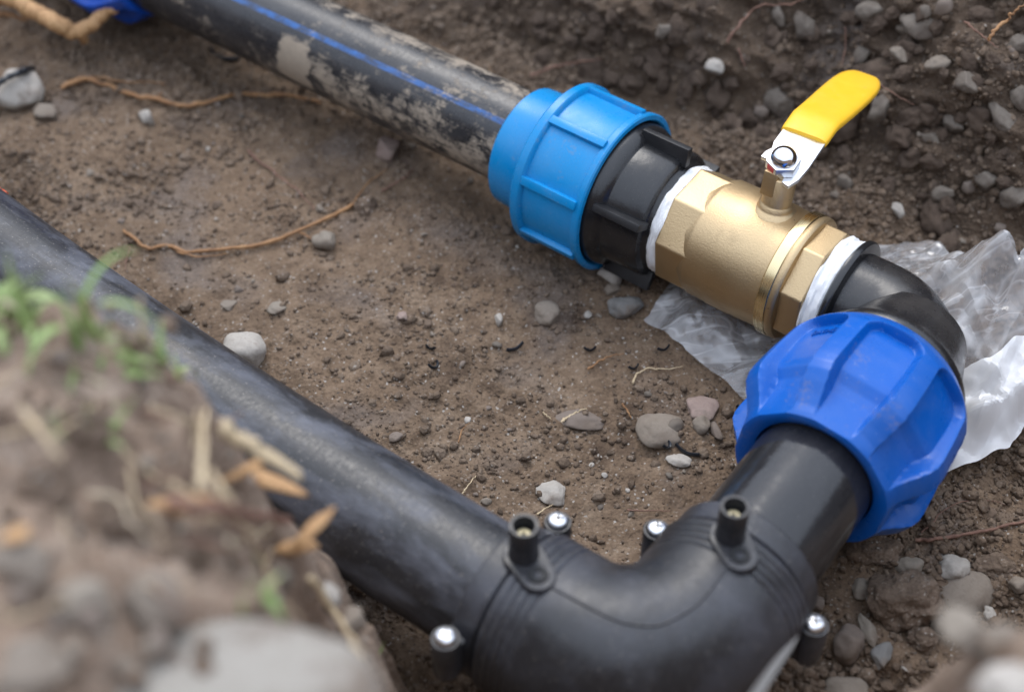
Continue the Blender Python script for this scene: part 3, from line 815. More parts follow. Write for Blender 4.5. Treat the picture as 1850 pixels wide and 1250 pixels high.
# right-handed local frame: x along the leg, y along the lower pipe, z up
for i in range(3): Dm[i][0], Dm[i][1], Dm[i][2] = LEG[i], LOW[i], ez[i]
ef = empty('welded_elbow', Dm, 'large black electrofusion elbow with two upright terminals and screw clamps at the bottom', 'pipe fitting')
SOCK = 84.0; RB = 45.0
def prof_r(s):                               # s = distance from the socket mouth
    r = np.interp(s, [0, 0.6, 12.4, 12.8, 14.0, 14.4, 16], [35.6, 36.8, 37.6, 35.9, 35.9, 38.6, 39.4])
    for c in (18.5, 22.5, 26.5, 30.5): r = r - 0.75 * np.exp(-((s - c) / 0.8) ** 2)
    return r
L1 = np.arange(0, SOCK - RB, 0.5)
arc = PI / 2 * RB; na = 40
P_ = [np.array([SOCK - s, 0, 0]) for s in L1]; s_ = list(L1)
for t in np.linspace(0, PI / 2, na):
    P_.append(np.array([RB - RB * math.sin(t), RB - RB * math.cos(t), 0])); s_.append(SOCK - RB + RB * t)
P_ += [np.array([0, SOCK - s, 0]) for s in L1[::-1]]; s_ += list(2 * (SOCK - RB) + arc - L1[::-1])
tot = s_[-1]; s_ = np.array(s_); sm = np.minimum(s_, tot - s_)
efb = obj('body', sweep('body', P_, prof_r(sm), M['efblack'], n=120, angle=40), ef)
# moulding seam on top
seam = smooth_path([(62, -3.5), (40, -4.5), (24, -3.5), (12, 1.0), (5, 6), (-1, 16), (-3.5, 28), (-4.5, 45), (-5, 63)], 70)
# distance to the swept axis decides the height of the surface
def ef_top(x, y):
    ax = np.array(P_); d = np.min(np.hypot(ax[:, 0] - x, ax[:, 1] - y)); return math.sqrt(max(39.4 ** 2 - d * d, 0))
obj('seam', sweep('seam', [(x, y, ef_top(x, y) - 0.1) for x, y in seam], 0.75, M['efblack'], n=8), efb)
def terminal(x, y, ix, iy):
    t = obj('terminal', lathe('terminal', [(4.5, 47), (6.2, 46.6), (6.6, 48), (6.5, 60.2), (6.3, 60.8), (5.0, 60.8), (4.7, 60.2), (4.5, 50)], M['efblack'], n=48, angle=45), ef, loc(x, y, 0))
    # give the tube its foot
    obj('foot', lathe('foot', [(0, 34), (7.0, 34), (6.9, 41.4), (6.55, 43), (6.5, 49), (0, 49.2)], M['efblack'], n=48, closed=False), t)
    obj('contact_pin', lathe('contact_pin', [(1.0, 49), (1.0, 55.0), (2.8, 55.0), (3.0, 54.6), (3.0, 49)], M['pin'], n=32, closed=False), t)
    d = np.array([ix - x, iy - y]); L = np.linalg.norm(d); a = math.atan2(d[1], d[0])
    pad = [(math.cos(q) * 9.2, math.sin(q) * 9.2) for q in np.linspace(PI / 2, 3 * PI / 2, 12)] + [(L + math.cos(q) * 8.0, math.sin(q) * 8.0) for q in np.linspace(-PI / 2, PI / 2, 12)]
    pd = obj('pad', prism('pad', pad, 30, 40.9, M['efblack'], 0.8, 3), ef, loc(x, y, 0, rz=a))
    obj('indicator', lathe('indicator', [(1.6, 39), (1.6, 40.0), (2.0, 41.4), (4.4, 41.6), (4.8, 40.8), (4.8, 38)], M['void'], n=32, closed=False), pd, loc(L, 0, 0))
terminal(1.5, 70, -4, 58.5)
terminal(63, 2.5, 56, -6.5)
def clamp(x, y, z, nx, ny):
    c = obj('clamp_lug', lathe('clamp_lug', [(0, z - 26), (5.8, z - 26), (6.4, z - 24), (6.6, z - 2.0), (6.2, z - 0.8), (5.4, z - 0.8), (5.2, z - 2.4), (0, z - 2.6)], M['efblack'], n=40, angle=40, closed=False), ef, loc(x, y, 0))
    obj('web', box('web', 10.5, 13, 20, M['efblack'], 1.6), c, loc(nx * 7.0, ny * 7.0, z - 17, rz=math.atan2(ny, nx) - PI / 2))
    sc = obj('screw', lathe('screw', [(0, z - 3), (4.6, z - 2.0), (4.9, z - 0.8), (4.6, z + 0.8), (3.8, z + 1.8), (2.0, z + 2.2), (0, z + 2.3)], M['zinc'], n=40, angle=50, closed=False), c)
    for a in (0.5, 0.5 + PI / 2): obj('slot', box('slot', 5.0, 0.9, 0.8, M['void'], 0.1), sc, loc(0, 0, z + 2.1, rz=a))
    obj('screw_tip', lathe('screw_tip', [(0, z - 34), (1.6, z - 33), (2.2, z - 25)], M['zinc'], n=20, closed=False), c)
clamp(42, 79, 15, -1, 0)
clamp(73, 43, 4, 0, -1)
clamp(-42, 80, 21, 1, 0)
clamp(70, -42, 3, 0, 1)

# ------------------------------------------------------------------ lower pipe, bending away to the left
L_ = np.arange(0, 761, 10.0); th0 = math.atan2(LOW[1], LOW[0]); hd_ = th0 - 0.00026734 * np.clip(L_ - 60, 0, None)
lp = np.zeros((len(L_), 3)); lp[1:, 0] = np.cumsum(np.cos(hd_[:-1]) * 10); lp[1:, 1] = np.cumsum(np.sin(hd_[:-1]) * 10)
lp = lp[5:] + 0
pipe3 = obj('water_pipe', sweep('water_pipe', lp, 31.5, M['pipe'], n=96, up=[0, 0, -1]), mw=Matrix.Translation(tuple(D * S)))
tag(pipe3, 'scuffed plain black pipe running from the lower elbow behind the grassy bank', 'pipe')

# ------------------------------------------------------------------ fitting far up the upper pipe
fm = frame(E + UPD * 606 + np.array([0, 0, 8]), UPD)
ff = empty('compression_coupling', fm, 'blurred dark blue fitting at the far upper left end of the muddy pipe', 'pipe fitting')
Vn2 = Vn.copy(); Vn2[..., 2] = 132 - Vn2[..., 2]
obj('nut', grid_mesh('nut', Vn2[::-1], a_, b_, M['blue_c'], wrap_u=True), ff)
obj('body', lathe('body', [(30, 78), (44, 78), (46, 82), (46, 130), (44, 134), (30, 134)], M['ppblack'], n=80), ff)

# ------------------------------------------------------------------ tubes laid along picked points of the ground: roots, stalks, cable
def ground_line(pix, lift, bank=False):
    out = []
    for p in pix:
        px, py = p[:2]; lf = p[2] if len(p) > 2 else lift
        P, dpt = hit(px, py, lf, bank); out.append(P)
    return np.array(out)
def strand(name, pix, wpx, mat, label, cat, group=None, lift=None, taper=0.35, branches=(), wig=0.6, seed=0, bank=False):
    P = ground_line(pix, 0, bank); dist = np.mean([(p - CAM) @ Fw for p in P]); r = wpx * dist / F_PX / 2 * 0.85
    P = smooth_path(ground_line(pix, r * 0.6 + 1.2 if lift is None else lift, bank), 14 * len(pix))
    k = len(P); s = np.linspace(0, 1, k)
    P = P + wig * np.stack([fbm(s * 14 + seed, s * 0 + j, oct=3, seed=seed + j) for j in range(3)], -1) * r
    R = r * (1 - (1 - taper) * s) * (1 + (0.08 if wpx > 40 else 0.22) * fbm(s * 22, s * 0 + seed, oct=3, seed=seed + 7))
    o = P.mean(0)
    ob = obj(name, sweep(name, P - o, R, mat, n=9), mw=Matrix.Translation(tuple(o * S)))
    if label: tag(ob, label, cat, group)
    for j, br in enumerate(branches):
        Q = smooth_path(ground_line(br, r * 0.6 + 1.2 if lift is None else lift, bank), 12 * len(br))
        s2 = np.linspace(0, 1, len(Q)); Q = Q + 0.5 * wig * np.stack([fbm(s2 * 10 + seed, s2 * 0 + i + 5, oct=2, seed=seed + i) for i in range(3)], -1) * r
        obj('branch', sweep('branch', Q - o, r * 0.55 * (1 - 0.6 * s2), mat, n=8), ob)
    return ob

strand('root', [(108, 158), (150, 144), (176, 148), (208, 158), (250, 172), (290, 182), (335, 192), (380, 181), (440, 170), (500, 170), (545, 176), (578, 184)], 10, M['root_o'],
       'long orange root lying from the pale stone at left to the muddy pipe', 'root', taper=0.8,
       branches=[[(128, 152), (160, 140), (190, 142), (225, 148), (270, 147), (300, 152)], [(285, 182), (292, 166)]], seed=1)
strand('root', [(222, 415), (246, 436), (268, 448), (298, 444), (340, 456), (400, 452), (470, 440), (540, 418), (600, 390), (638, 370)], 8, M['root_o'],
       'orange forked root curving across the middle of the trench floor', 'root', taper=0.9, branches=[[(320, 455), (365, 464), (410, 458)], [(638, 370), (650, 348), (672, 325), (700, 305)], [(540, 418), (560, 430), (566, 440)]], seed=2)
strand('root', [(446, 270), (466, 290), (490, 308), (520, 330), (545, 352), (566, 378)], 6, M['root_b'], 'thin dark brown root above the forked orange root', 'root', seed=3)
strand('root', [(958, 136), (985, 126), (1015, 118), (1050, 112), (1088, 107)], 7, M['root_b'], 'reddish brown root in the far wall just above the light blue nut', 'root', lift=6, seed=4)
strand('root', [(1314, 74), (1332, 50), (1352, 28), (1378, 10), (1420, 9), (1462, -4)], 7, M['root_b'], 'bent reddish root in the wall at top above the yellow lever', 'root', lift=14, seed=5)
strand('root', [(1786, 70), (1800, 52), (1818, 36), (1835, 20), (1858, 2)], 9, M['root_o'], 'pale orange root poking from the wall in the top right corner', 'root', lift=30, seed=6)
strand('root', [(1742, 40), (1768, 60), (1803, 88)], 5, M['root_b'], 'short thin dark root just left of the top right orange root', 'root', lift=14, seed=7)
strand('root', [(1655, 976), (1690, 974), (1730, 966), (1785, 958), (1820, 950), (1862, 938)], 8, M['root_b'], 'brown root with a pale split on the soil right of the royal blue nut', 'root', taper=0.9, seed=8)
strand('root', [(1664, 962), (1684, 945), (1702, 924), (1740, 905), (1790, 904), (1815, 912)], 3.5, M['root_b'], 'hair thin looping root above the brown root at right', 'root', seed=9)
strand('root', [(1528, 50), (1526, 90), (1521, 120)], 3, M['root_b'], 'hair thin root hanging down the wall above the lever tip', 'root', lift=16, seed=10)
strand('root', [(1335, 90), (1345, 120)], 5, M['root_b'], 'tiny brown root stub in the wall left of the lever', 'root', lift=12, seed=33)
strand('root', [(1555, 130), (1600, 160), (1650, 190)], 4, M['root_b'], 'thin brown root in the wall behind the yellow lever tip', 'root', lift=10, seed=34)
strand('root', [(235, 445), (228, 470), (226, 492)], 3.5, M['root_b'], 'tiny brown rootlet beneath the left end of the forked root', 'root', seed=35)
strand('root', [(690, 345), (735, 318), (748, 302)], 4.5, M['root_b'], 'brown rootlet on the floor under the muddy pipe', 'root', seed=36)
strand('straw', [(1143, 692), (1150, 676), (1168, 667), (1200, 666), (1234, 662)], 5, M['straw'], 'bent pale straw on the soil left of the clear plastic', 'straw', seed=11)
strand('straw', [(1062, 668), (1084, 652), (1104, 643), (1128, 639)], 5, M['root_o'], 'curved orange straw on the soil left of the bent pale straw', 'straw', seed=12)
strand('straw', [(1014, 762), (1034, 748), (1060, 737)], 6, M['straw'], 'stubby tan stalk lying across a half buried stone', 'straw', seed=13)
strand('straw', [(1124, 730), (1134, 742), (1140, 755)], 5, M['root_o'], 'short orange stalk beside the half buried tan stone', 'straw', seed=14)
strand('straw', [(835, 892), (846, 876), (860, 858)], 4, M['straw'], 'thin pale straw standing behind the lower pipe', 'straw', seed=15)
strand('straw', [(980, 745), (996, 757)], 4, M['straw'], 'tiny whitish straw piece in the middle of the floor', 'straw', seed=16)
strand('straw', [(828, 798), (836, 775), (850, 762)], 3, M['root_o'], 'hair thin orange fibre near the lower pipe', 'straw', seed=17)
strand('straw', [(970, 930), (986, 918), (1004, 910)], 4, M['straw'], 'pale straw between the left terminal and the screw behind it', 'straw', seed=18)
strand('straw', [(1132, 921), (1170, 922), (1212, 923)], 4, M['root_b'], 'thin reddish twig behind the welded elbow bend', 'straw', seed=19)
# thick broken root in the top left corner, lifted off the ground
tr = strand('root', [(-30, -30, 45), (20, -2, 42), (60, 16, 38), (100, 40, 32), (135, 56, 28), (158, 48, 30), (180, 28, 36), (206, 14, 40)], 44, M['wood'],
            'thick broken tan root in front of the blue fitting at top left', 'root', taper=0.55, seed=20, wig=0.25,
            branches=[[(140, 58, 28), (152, 72, 20), (150, 80, 16)]])
strand('root', [(-12, 24, 20), (20, 30, 18), (48, 36, 14)], 14, M['root_o'], 'short orange root under the thick broken root at top left', 'root', seed=21)
strand('cable', [(-20, 160, 22), (12, 142, 24), (42, 128, 20), (60, 124, 8)], 13, M['shave'], 'black plastic tube end resting on the pale stone at left', 'cable', seed=22, taper=1.0, wig=0.1)
strand('cable', [(-30, 322, 60), (-8, 338, 60), (12, 351, 60)], 8, M['orange'], 'short bit of orange cord above the lower pipe at the left edge', 'cord', seed=24, taper=1.0, wig=0)

def shaving(px, py, lpx, wpx, rz, curl, label, group=None, up=1.5):
    P, d = hit(px, py, 0.8); L = lpx * d / F_PX; w = wpx * d / F_PX
    n = 22; s = np.linspace(-0.5, 0.5, n); a = curl * s
    pts = np.stack([L * np.sin(a) / (curl if abs(curl) > .05 else 1) if abs(curl) > .05 else L * s, (L * (1 - np.cos(a)) / curl if abs(curl) > .05 else 0 * s), up * 3 * np.abs(s) ** 1.5], -1)
    o = obj('plastic_shaving', sweep('plastic_shaving', pts, w / 2, M['shave'], n=8, ell=0.55), mw=Matrix.Translation(tuple(P * S)) @ Matrix.Rotation(rz, 4, 'Z'))
    tag(o, label, 'plastic shaving', group)
shaving(932, 630, 36, 9, 0.6, 0.7, 'slim dark blue black shaving left of the curved orange straw', 'black plastic shavings on the floor')
shaving(787, 664, 30, 9, 0.6, 3.6, 'curled black shaving on the bare floor above the middle of the lower pipe', 'black plastic shavings on the floor')
shaving(777, 630, 20, 7, -0.4, 1.2, 'small black shaving just above the curled one on the bare floor', 'black plastic shavings on the floor')
shaving(1240, 818, 50, 10, -0.55, 0.8, 'large black ribbon shaving on a pale stone near the royal blue nut', 'black plastic shavings on the floor')
shaving(1209, 808, 26, 10, 0.9, 3.8, 'rolled black shaving end beside the large ribbon shaving', 'black plastic shavings on the floor')
shaving(1066, 633, 24, 7, 0.1, 1.6, 'small arched black shaving above the curved orange straw', 'black plastic shavings on the floor')
shaving(1146, 666, 22, 7, 0.4, 1.8, 'small black shaving under the bent pale straw', 'black plastic shavings on the floor')
shaving(1200, 632, 26, 7, 0.4, 1.4, 'black shaving close to the edge of the clear plastic', 'black plastic shavings on the floor')
shaving(1342, 745, 34, 10, 1.9, 1.2, 'black shaving tucked against the left side of the royal blue nut', 'black plastic shavings on the floor')
shaving(400, 105, 70, 10, -0.5, 1.3, 'long curved grey black shaving under the far part of the muddy pipe', 'black plastic shavings on the floor')

# ------------------------------------------------------------------ stones one can tell apart
def stone(px, py, wpx, hpx, tone, label, seed, ang=0.0, flat=0.5, sink=0.35, cuts=9, off=(0.62, 0.92), soft=14, rough=0.05, name='stone', cat='stone', group=None, sub=4, bank=True):
    P, d = hit(px, py + hpx * 0.15, 0.0, bank); k = d / F_PX
    a = wpx * k / 2 * 1.1; b = hpx * k * 0.66 * 1.1; c = max(min(a, b) * flat * 1.15, 1.0)
    u, q = to_uq(P)
    o = obj(name, rock_mesh(name, seed, a, b, c, M[tone], sub=sub, cuts=cuts, off=off, soft=soft, rough=rough), mw=Matrix.Translation((P[0] * S, P[1] * S, (P[2] + c * (0.9 - 2 * sink)) * S)) @ Matrix.Rotation(ang, 4, 'Z') @ Matrix.Rotation(0.12 * math.sin(seed * 1.7), 4, 'X'))
    if label: tag(o, label, cat, group)
    return o
RND = dict(cuts=10, off=(0.62, 0.96), soft=11, rough=0.1)
ANG = dict(cuts=14, off=(0.52, 0.88), soft=30, rough=0.09)
stone(440, 640, 78, 62, 'pale', 'rounded cream stone tucked behind the lower black pipe', 101, 0.2, 0.85, 0.2, **RND)
stone(1000, 883, 64, 46, 'pale', 'flat pale grey stone chip behind the welded elbow', 102, -0.4, 0.3, 0.25, **ANG)
stone(1127, 554, 62, 36, 'bluegrey', 'smooth blue grey pebble left of the clear plastic tip', 103, 0.1, 0.7, 0.25, **RND)
stone(1271, 734, 68, 42, 'pink', 'flat pinkish brown angular stone left of the royal blue nut', 104, -0.3, 0.35, 0.3, **ANG)
stone(1195, 768, 90, 58, 'tan', 'large half buried tan stone above the black ribbon shaving', 105, -0.35, 0.4, 0.42, **RND)
stone(1055, 752, 96, 40, 'brown', 'long half buried brown stone under the stubby stalk', 106, -0.1, 0.35, 0.45, **RND)
stone(990, 562, 48, 40, 'tan', 'half buried dusty tan stone right of the upright pale chip', 107, 0.5, 0.6, 0.4, **RND)
stone(1104, 494, 52, 40, 'pale', 'pale lumpy stone below the black threaded body', 108, 0.2, 0.8, 0.25, **ANG)
stone(592, 432, 48, 36, 'grey', 'light grey stone next to the bend of the forked root', 109, -0.3, 0.7, 0.3, **ANG)
stone(702, 270, 46, 42, 'pink', 'pinkish stone in front of the muddy pipe', 110, 0.3, 0.8, 0.3, **ANG)
stone(264, 211, 28, 32, 'pale', 'small pale blocky stone below the long orange root', 111, 0.8, 0.9, 0.25, **ANG)
stone(36, 168, 88, 66, 'pale', 'big pale dusty stone at the left edge under the black tube', 112, 0.3, 0.8, 0.3, **ANG)
stone(84, 202, 42, 42, 'tan', 'rough tan stone right below the big pale stone', 113, 0.3, 0.8, 0.3, **ANG)
stone(725, 572, 24, 20, 'pink', 'small pinkish pebble on the bare middle of the floor', 114, 0.3, 0.7, 0.25, **ANG)
stone(902, 577, 17, 24, 'pale', 'thin upright pale chip on the middle of the floor', 115, 0.1, 0.8, 0.25, **ANG)
stone(1268, 766, 30, 30, 'tan', 'small tan pebble under the flat pinkish stone', 116, 0.3, 0.8, 0.3, **RND)
stone(1294, 775, 20, 34, 'brown', 'narrow brown stone right of the small tan pebble', 117, 0.2, 0.8, 0.3, **RND)
stone(1227, 826, 46, 24, 'pale', 'pale stone under the large black ribbon shaving', 118, -0.4, 0.4, 0.45, **RND)
stone(412, 548, 34, 24, 'tan', 'flat tan leaf shaped chip near the left of the lower pipe', 119, 0.7, 0.25, 0.3, **ANG)
stone(715, 790, 26, 16, 'brown', 'dark brown chip close to the middle of the lower pipe', 120, 0.0, 0.7, 0.25, **ANG)
stone(500, 553, 40, 26, 'grey', 'faint grey flat stone sunk in the floor left of centre', 121, 0.1, 0.3, 0.45, **RND)
stone(1104, 523, 34, 20, 'tan', 'small tan stone just above the blue grey pebble', 122, 0.1, 0.6, 0.35, **RND)
stone(1740, 1066, 118, 62, 'tan', 'long smooth tan stone at lower right, above the round one', 130, 0.35, 0.55, 0.32, **RND)
stone(1738, 1126, 86, 66, 'grey', 'round grey tan stone in the middle of the lower right stones', 131, 0.25, 0.6, 0.25, **ANG)
stone(1690, 1117, 40, 36, 'tan', 'small wedge shaped stone left of the round grey tan stone', 132, 0.7, 0.6, 0.3, **ANG)
stone(1785, 1152, 136, 48, 'tan', 'long tapering flat stone pointing to the lower right edge', 133, 0.5, 0.45, 0.3, **ANG)
stone(1530, 1160, 66, 56, 'brown', 'egg shaped brown stone right of the screw clamp at bottom', 134, -0.4, 0.8, 0.25, **RND)
stone(1567, 1130, 28, 54, 'grey', 'narrow upright grey stone beside the big clod', 135, 0.2, 0.7, 0.3, **RND)
stone(1558, 1062, 42, 36, 'grey', 'flat oval grey pebble leaning on the big clod', 136, -0.4, 0.5, 0.25, **RND)
stone(1592, 1178, 36, 48, 'bluegrey', 'dark grey stone under the narrow upright stone', 137, -0.3, 0.7, 0.3, **ANG)
stone(1717, 1022, 58, 44, 'pale', 'gritty grey white lump above the long smooth tan stone', 138, -0.2, 0.7, 0.35, cuts=12, off=(0.6, 0.9), soft=16, rough=0.14)
stone(1746, 1212, 62, 22, 'tan', 'low tan stone near the lower right corner', 139, 0.15, 0.6, 0.35, **RND)
stone(1476, 1088, 30, 26, 'brown', 'small brown stone behind the right screw clamp', 140, 0, 0.8, 0.3, **RND)
stone(1640, 1016, 54, 28, 'grey', 'half buried grey stone above the big clod', 141, 0.1, 0.5, 0.4, **RND)
stone(1788, 1108, 22, 22, 'pale', 'small white gritty pebble right of the round grey tan stone', 142, 0.1, 0.8, 0.25, cuts=10, off=(0.6, 0.9), soft=16, rough=0.16)
stone(1840, 1052, 40, 26, 'tan', 'rounded tan stone cut by the right edge', 143, 0.3, 0.6, 0.35, **RND)
CL = dict(cuts=10, off=(0.6, 0.92), soft=8, rough=0.2)
stone(1628, 1080, 128, 104, 'clod', 'big crumbly clod of brown soil among the lower right stones', 150, 0.2, 0.7, 0.25, name='clod', cat='soil clod', **CL, sub=5)
stone(1668, 1150, 74, 42, 'clod', 'smaller brown clod below the big clod', 151, 0.2, 0.7, 0.35, name='clod', cat='soil clod', **CL, sub=5)
stone(1575, 985, 110, 50, 'clod', 'dark clod in the shade under the royal blue nut', 152, 0.1, 0.7, 0.45, name='clod', cat='soil clod', **CL, sub=5)
stone(1800, 1020, 90, 44, 'clod', 'low brown clod at right above the long tan stone', 153, 0.1, 0.5, 0.4, name='clod', cat='soil clod', **CL, sub=5)
stone(662, 372, 40, 34, 'clod', 'small brown clod at the right end of the forked root', 154, 0.1, 0.8, 0.3, name='clod', cat='soil clod', **CL)
# stones set in the far wall
def wall_stone(px, py, wpx, hpx, tone, label, seed, ang=0.0, **kw):
    P, d = hit(px, py, 3.0, False); k = d / F_PX
    a, h = wpx * k / 2 * 1.1, hpx * k / 2 * 1.1
    nrm = -0.84 * E2 + 0.54 * ez
    Mx = frame(P - nrm * min(a, h) * 0.15, nrm) @ Matrix.Rotation(ang, 4, 'Z')
    o = obj('stone', rock_mesh('stone', seed, a, h, min(a, h) * 0.8, M[tone], **kw), mw=Mx)
    tag(o, label, 'stone', None if label else None)
    return o
WS = [(1290, 123, 42, 30, 'pale', 'oval cream pebble in the dark wall above the light blue nut', ANG), (1450, 50, 46, 60, 'wallstone', 'tall grey stone at the top of the wall above the lever', ANG),
      (1554, 96, 34, 44, 'wallstone', 'upright grey stone in the wall just above the lever tip', ANG), (1588, 196, 52, 50, 'wallstone', 'light grey stone showing right behind the lever tip', ANG),
      (1722, 225, 56, 34, 'wallstone', 'pale grey stone in the wall level with the lever', ANG), (1812, 214, 84, 34, 'wallstone', 'wide flat grey stone at the right side of the wall', ANG),
      (1845, 172, 36, 52, 'wallstone', 'tall pale stone at the right edge of the wall', ANG), (1832, 350, 46, 56, 'wallstone', 'big grey stone low at the right edge above the plastic', ANG),
      (1783, 326, 50, 44, 'wallstone', 'blocky grey stone low in the wall at right', ANG), (1692, 115, 56, 32, 'tan', 'flat tan stone in the upper wall at right', ANG),
      (1622, 380, 34, 24, 'pale', 'small pale stone near the foot of the wall right of the valve', ANG), (1525, 330, 32, 34, 'wallstone', 'small dark grey stone behind the valve stem', ANG),
      (1706, 350, 46, 30, 'wallstone', 'low dark stone at the foot of the wall above the plastic', ANG), (1405, 30, 40, 30, 'wallstone', 'dull stone in the wall under the bent root', ANG),
      (1660, 44, 70, 60, 'wallstone', 'large soil caked stone high in the wall', ANG), (1570, 20, 50, 40, 'wallstone', 'soil caked stone at the top edge', ANG),
      (1408, 185, 60, 56, 'wallstone', 'large soil caked stone left of the yellow lever', ANG), (1840, 80, 40, 40, 'wallstone', 'grey stone in the upper right of the wall', ANG),
      (1622, 98, 40, 24, 'tan', 'small buff stone in the upper wall', ANG), (1680, 250, 40, 24, 'wallstone', 'flat stone below the pale wall stone', ANG),
      (1200, 55, 36, 30, 'wallstone', 'dim stone high in the wall above the light blue nut', ANG), (1745, 150, 50, 40, 'wallstone', 'rough stone in the wall right of centre', ANG)]
for i, (a, b, c, d, t, lab, kw) in enumerate(WS):
    wall_stone(a, b, c, d, t, lab, 300 + i, ang=0.6 * math.sin(i * 2.3), **kw)
# more stones of the wall, alike
wall_var = [(t, rock_mesh('stone', 900 + i, 1, 0.78, 0.7, M[t], **(ANG if i % 2 else RND), sub=3)) for i, t in enumerate(['wallstone', 'brown', 'wallstone', 'tan', 'wallstone', 'brown', 'wallstone', 'tan'])]
nw = 0; r2 = np.random.default_rng(77)
while nw < 16:
    px, py = r2.uniform(960, 1850), r2.uniform(0, 440)
    if r2.random() > 0.35 + 0.65 * (px - 960) / 890: continue
    if py > 60 + (px - 1000) * 0.46 + 20: continue
    P, d = hit(px, py, 2.0, False)
    u, q = to_uq(P)
    a = float(np.clip(r2.lognormal(1.35, 0.5), 2.2, 11)); nrm = -0.84 * E2 + 0.54 * ez
    if q < wall_foot(np.array(u)): nrm = ez
    o = obj('stone', wall_var[r2.integers(8)][1], mw=frame(P - nrm * a * 0.3, nrm, up=E2 + 0.3 * ez) @ Matrix.Rotation(r2.uniform(-1, 1), 4, 'Z') @ Matrix.Scale(a, 4))
    tag(o, 'small soil caked stone set in the dark far wall of the trench', 'stone', 'small stones in the far wall'); nw += 1

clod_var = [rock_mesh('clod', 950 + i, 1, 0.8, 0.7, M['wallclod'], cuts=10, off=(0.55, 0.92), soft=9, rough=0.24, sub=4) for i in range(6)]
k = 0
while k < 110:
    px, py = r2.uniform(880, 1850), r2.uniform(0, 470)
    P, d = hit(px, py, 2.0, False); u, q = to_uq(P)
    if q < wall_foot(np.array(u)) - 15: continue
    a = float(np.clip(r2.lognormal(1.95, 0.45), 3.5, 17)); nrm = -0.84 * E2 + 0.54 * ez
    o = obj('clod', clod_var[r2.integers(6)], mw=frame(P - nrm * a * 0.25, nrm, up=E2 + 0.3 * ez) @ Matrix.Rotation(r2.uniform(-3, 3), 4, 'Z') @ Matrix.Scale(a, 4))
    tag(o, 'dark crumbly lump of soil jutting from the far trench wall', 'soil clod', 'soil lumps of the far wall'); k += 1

# loose pebbles over the floor, alike
peb_var = [rock_mesh('pebble', 700 + i, 1, 0.8, 0.6, M[t], **(ANG if i % 2 else RND), sub=3) for i, t in enumerate(['clod', 'tan', 'brown', 'pale', 'clod', 'tan', 'wallstone', 'brown', 'clod', 'clod', 'clod', 'clod'])]
npb = 0
while npb < 270:
    px, py = r2.uniform(0, 1850), r2.uniform(90, 1240)
    P, d = hit(px, py, 0.0, True)
    u, q = to_uq(P)
    if P[2] > -30 or q > wall_foot(np.array(u)) or q < -262: continue
    lr = float(lumpiness(np.array(u), np.array(q)))
    if r2.random() > 0.25 + 0.8 * lr: continue
    a = float(np.clip(r2.lognormal(0.78 + 0.25 * lr, 0.42), 1.5, 7.5)); zz = ground_z(u, q)
    o = obj('pebble', peb_var[r2.integers(12)], mw=Matrix.Translation((P[0] * S, P[1] * S, (zz + a * 0.15) * S)) @ Matrix.Rotation(r2.uniform(0, 6.28), 4, 'Z') @ Matrix.Rotation(r2.uniform(-.4, .4), 4, 'X') @ Matrix.Scale(a, 4))
    tag(o, 'small dull pebble lying loose on the brown trench floor', 'pebble', 'loose pebbles on the trench floor'); npb += 1

# ------------------------------------------------------------------ crumbs of soil: real geometry, one object
def crumbs(name, n, mat, smin, smax, seed, where='floor'):
    r = np.random.default_rng(seed)
    V0, F0 = ICO[1]
    shapes = [rock(seed * 10 + i, sub=1, cuts=7, off=(0.5, 0.95), soft=20, rough=0.3)[0] for i in range(12)]
    VV, FF, k = [], [], 0
    while k < n:
        m_ = 4000
        u = r.uniform(-760, 190, m_); q = r.uniform(-345, 345, m_)
        lr = lumpiness(u, q); w = q - wall_foot(u)
        ok = r.random(m_) < np.clip(0.05 + 0.6 * (lr - 0.12), 0, 1) * np.where(w > 0, 0.6, 1)
        P = np.stack([ground_pt(a, b) for a, b in zip(u[ok], q[ok])])
        c = P - CAM; zf = c @ Fw; px = 925 + F_PX * (c @ Rt) / zf; py = 625 - F_PX * (c @ Up) / zf
        vis = (px > -60) & (px < 1910) & (py > -60) & (py < 1310)
        P = P[vis]; lr2 = lr[ok][vis]
        for p, l in zip(P, lr2):
            s = float(np.clip(r.lognormal(math.log(smin) + 0.4 * l, 0.62), smin * 0.5, smax))
            ax = r.normal(size=3); ax /= np.linalg.norm(ax); a = r.uniform(0, 6.28)
            K = np.array([[0, -ax[2], ax[1]], [ax[2], 0, -ax[0]], [-ax[1], ax[0], 0]]); Rm = np.eye(3) + math.sin(a) * K + (1 - math.cos(a)) * K @ K
            VV.append((shapes[r.integers(12)] * r.uniform(0.55, 1.15, 3)) @ Rm.T * s * np.array([1, 1, 0.85]) + p + np.array([0, 0, s * 0.18])); FF.append(F0 + k * len(V0)); k += 1
            if k >= n: break
    o = obj(name, np_mesh(name, np.concatenate(VV), np.concatenate(FF), mat, smooth=False), kind='stuff')
    o['label'] = 'brown crumbs of loose soil scattered over the trench floor'; o['category'] = 'soil crumbs'
    return o
crumbs('soil_crumbs', 46000, M['crumb'], 0.8, 5.5, 5)

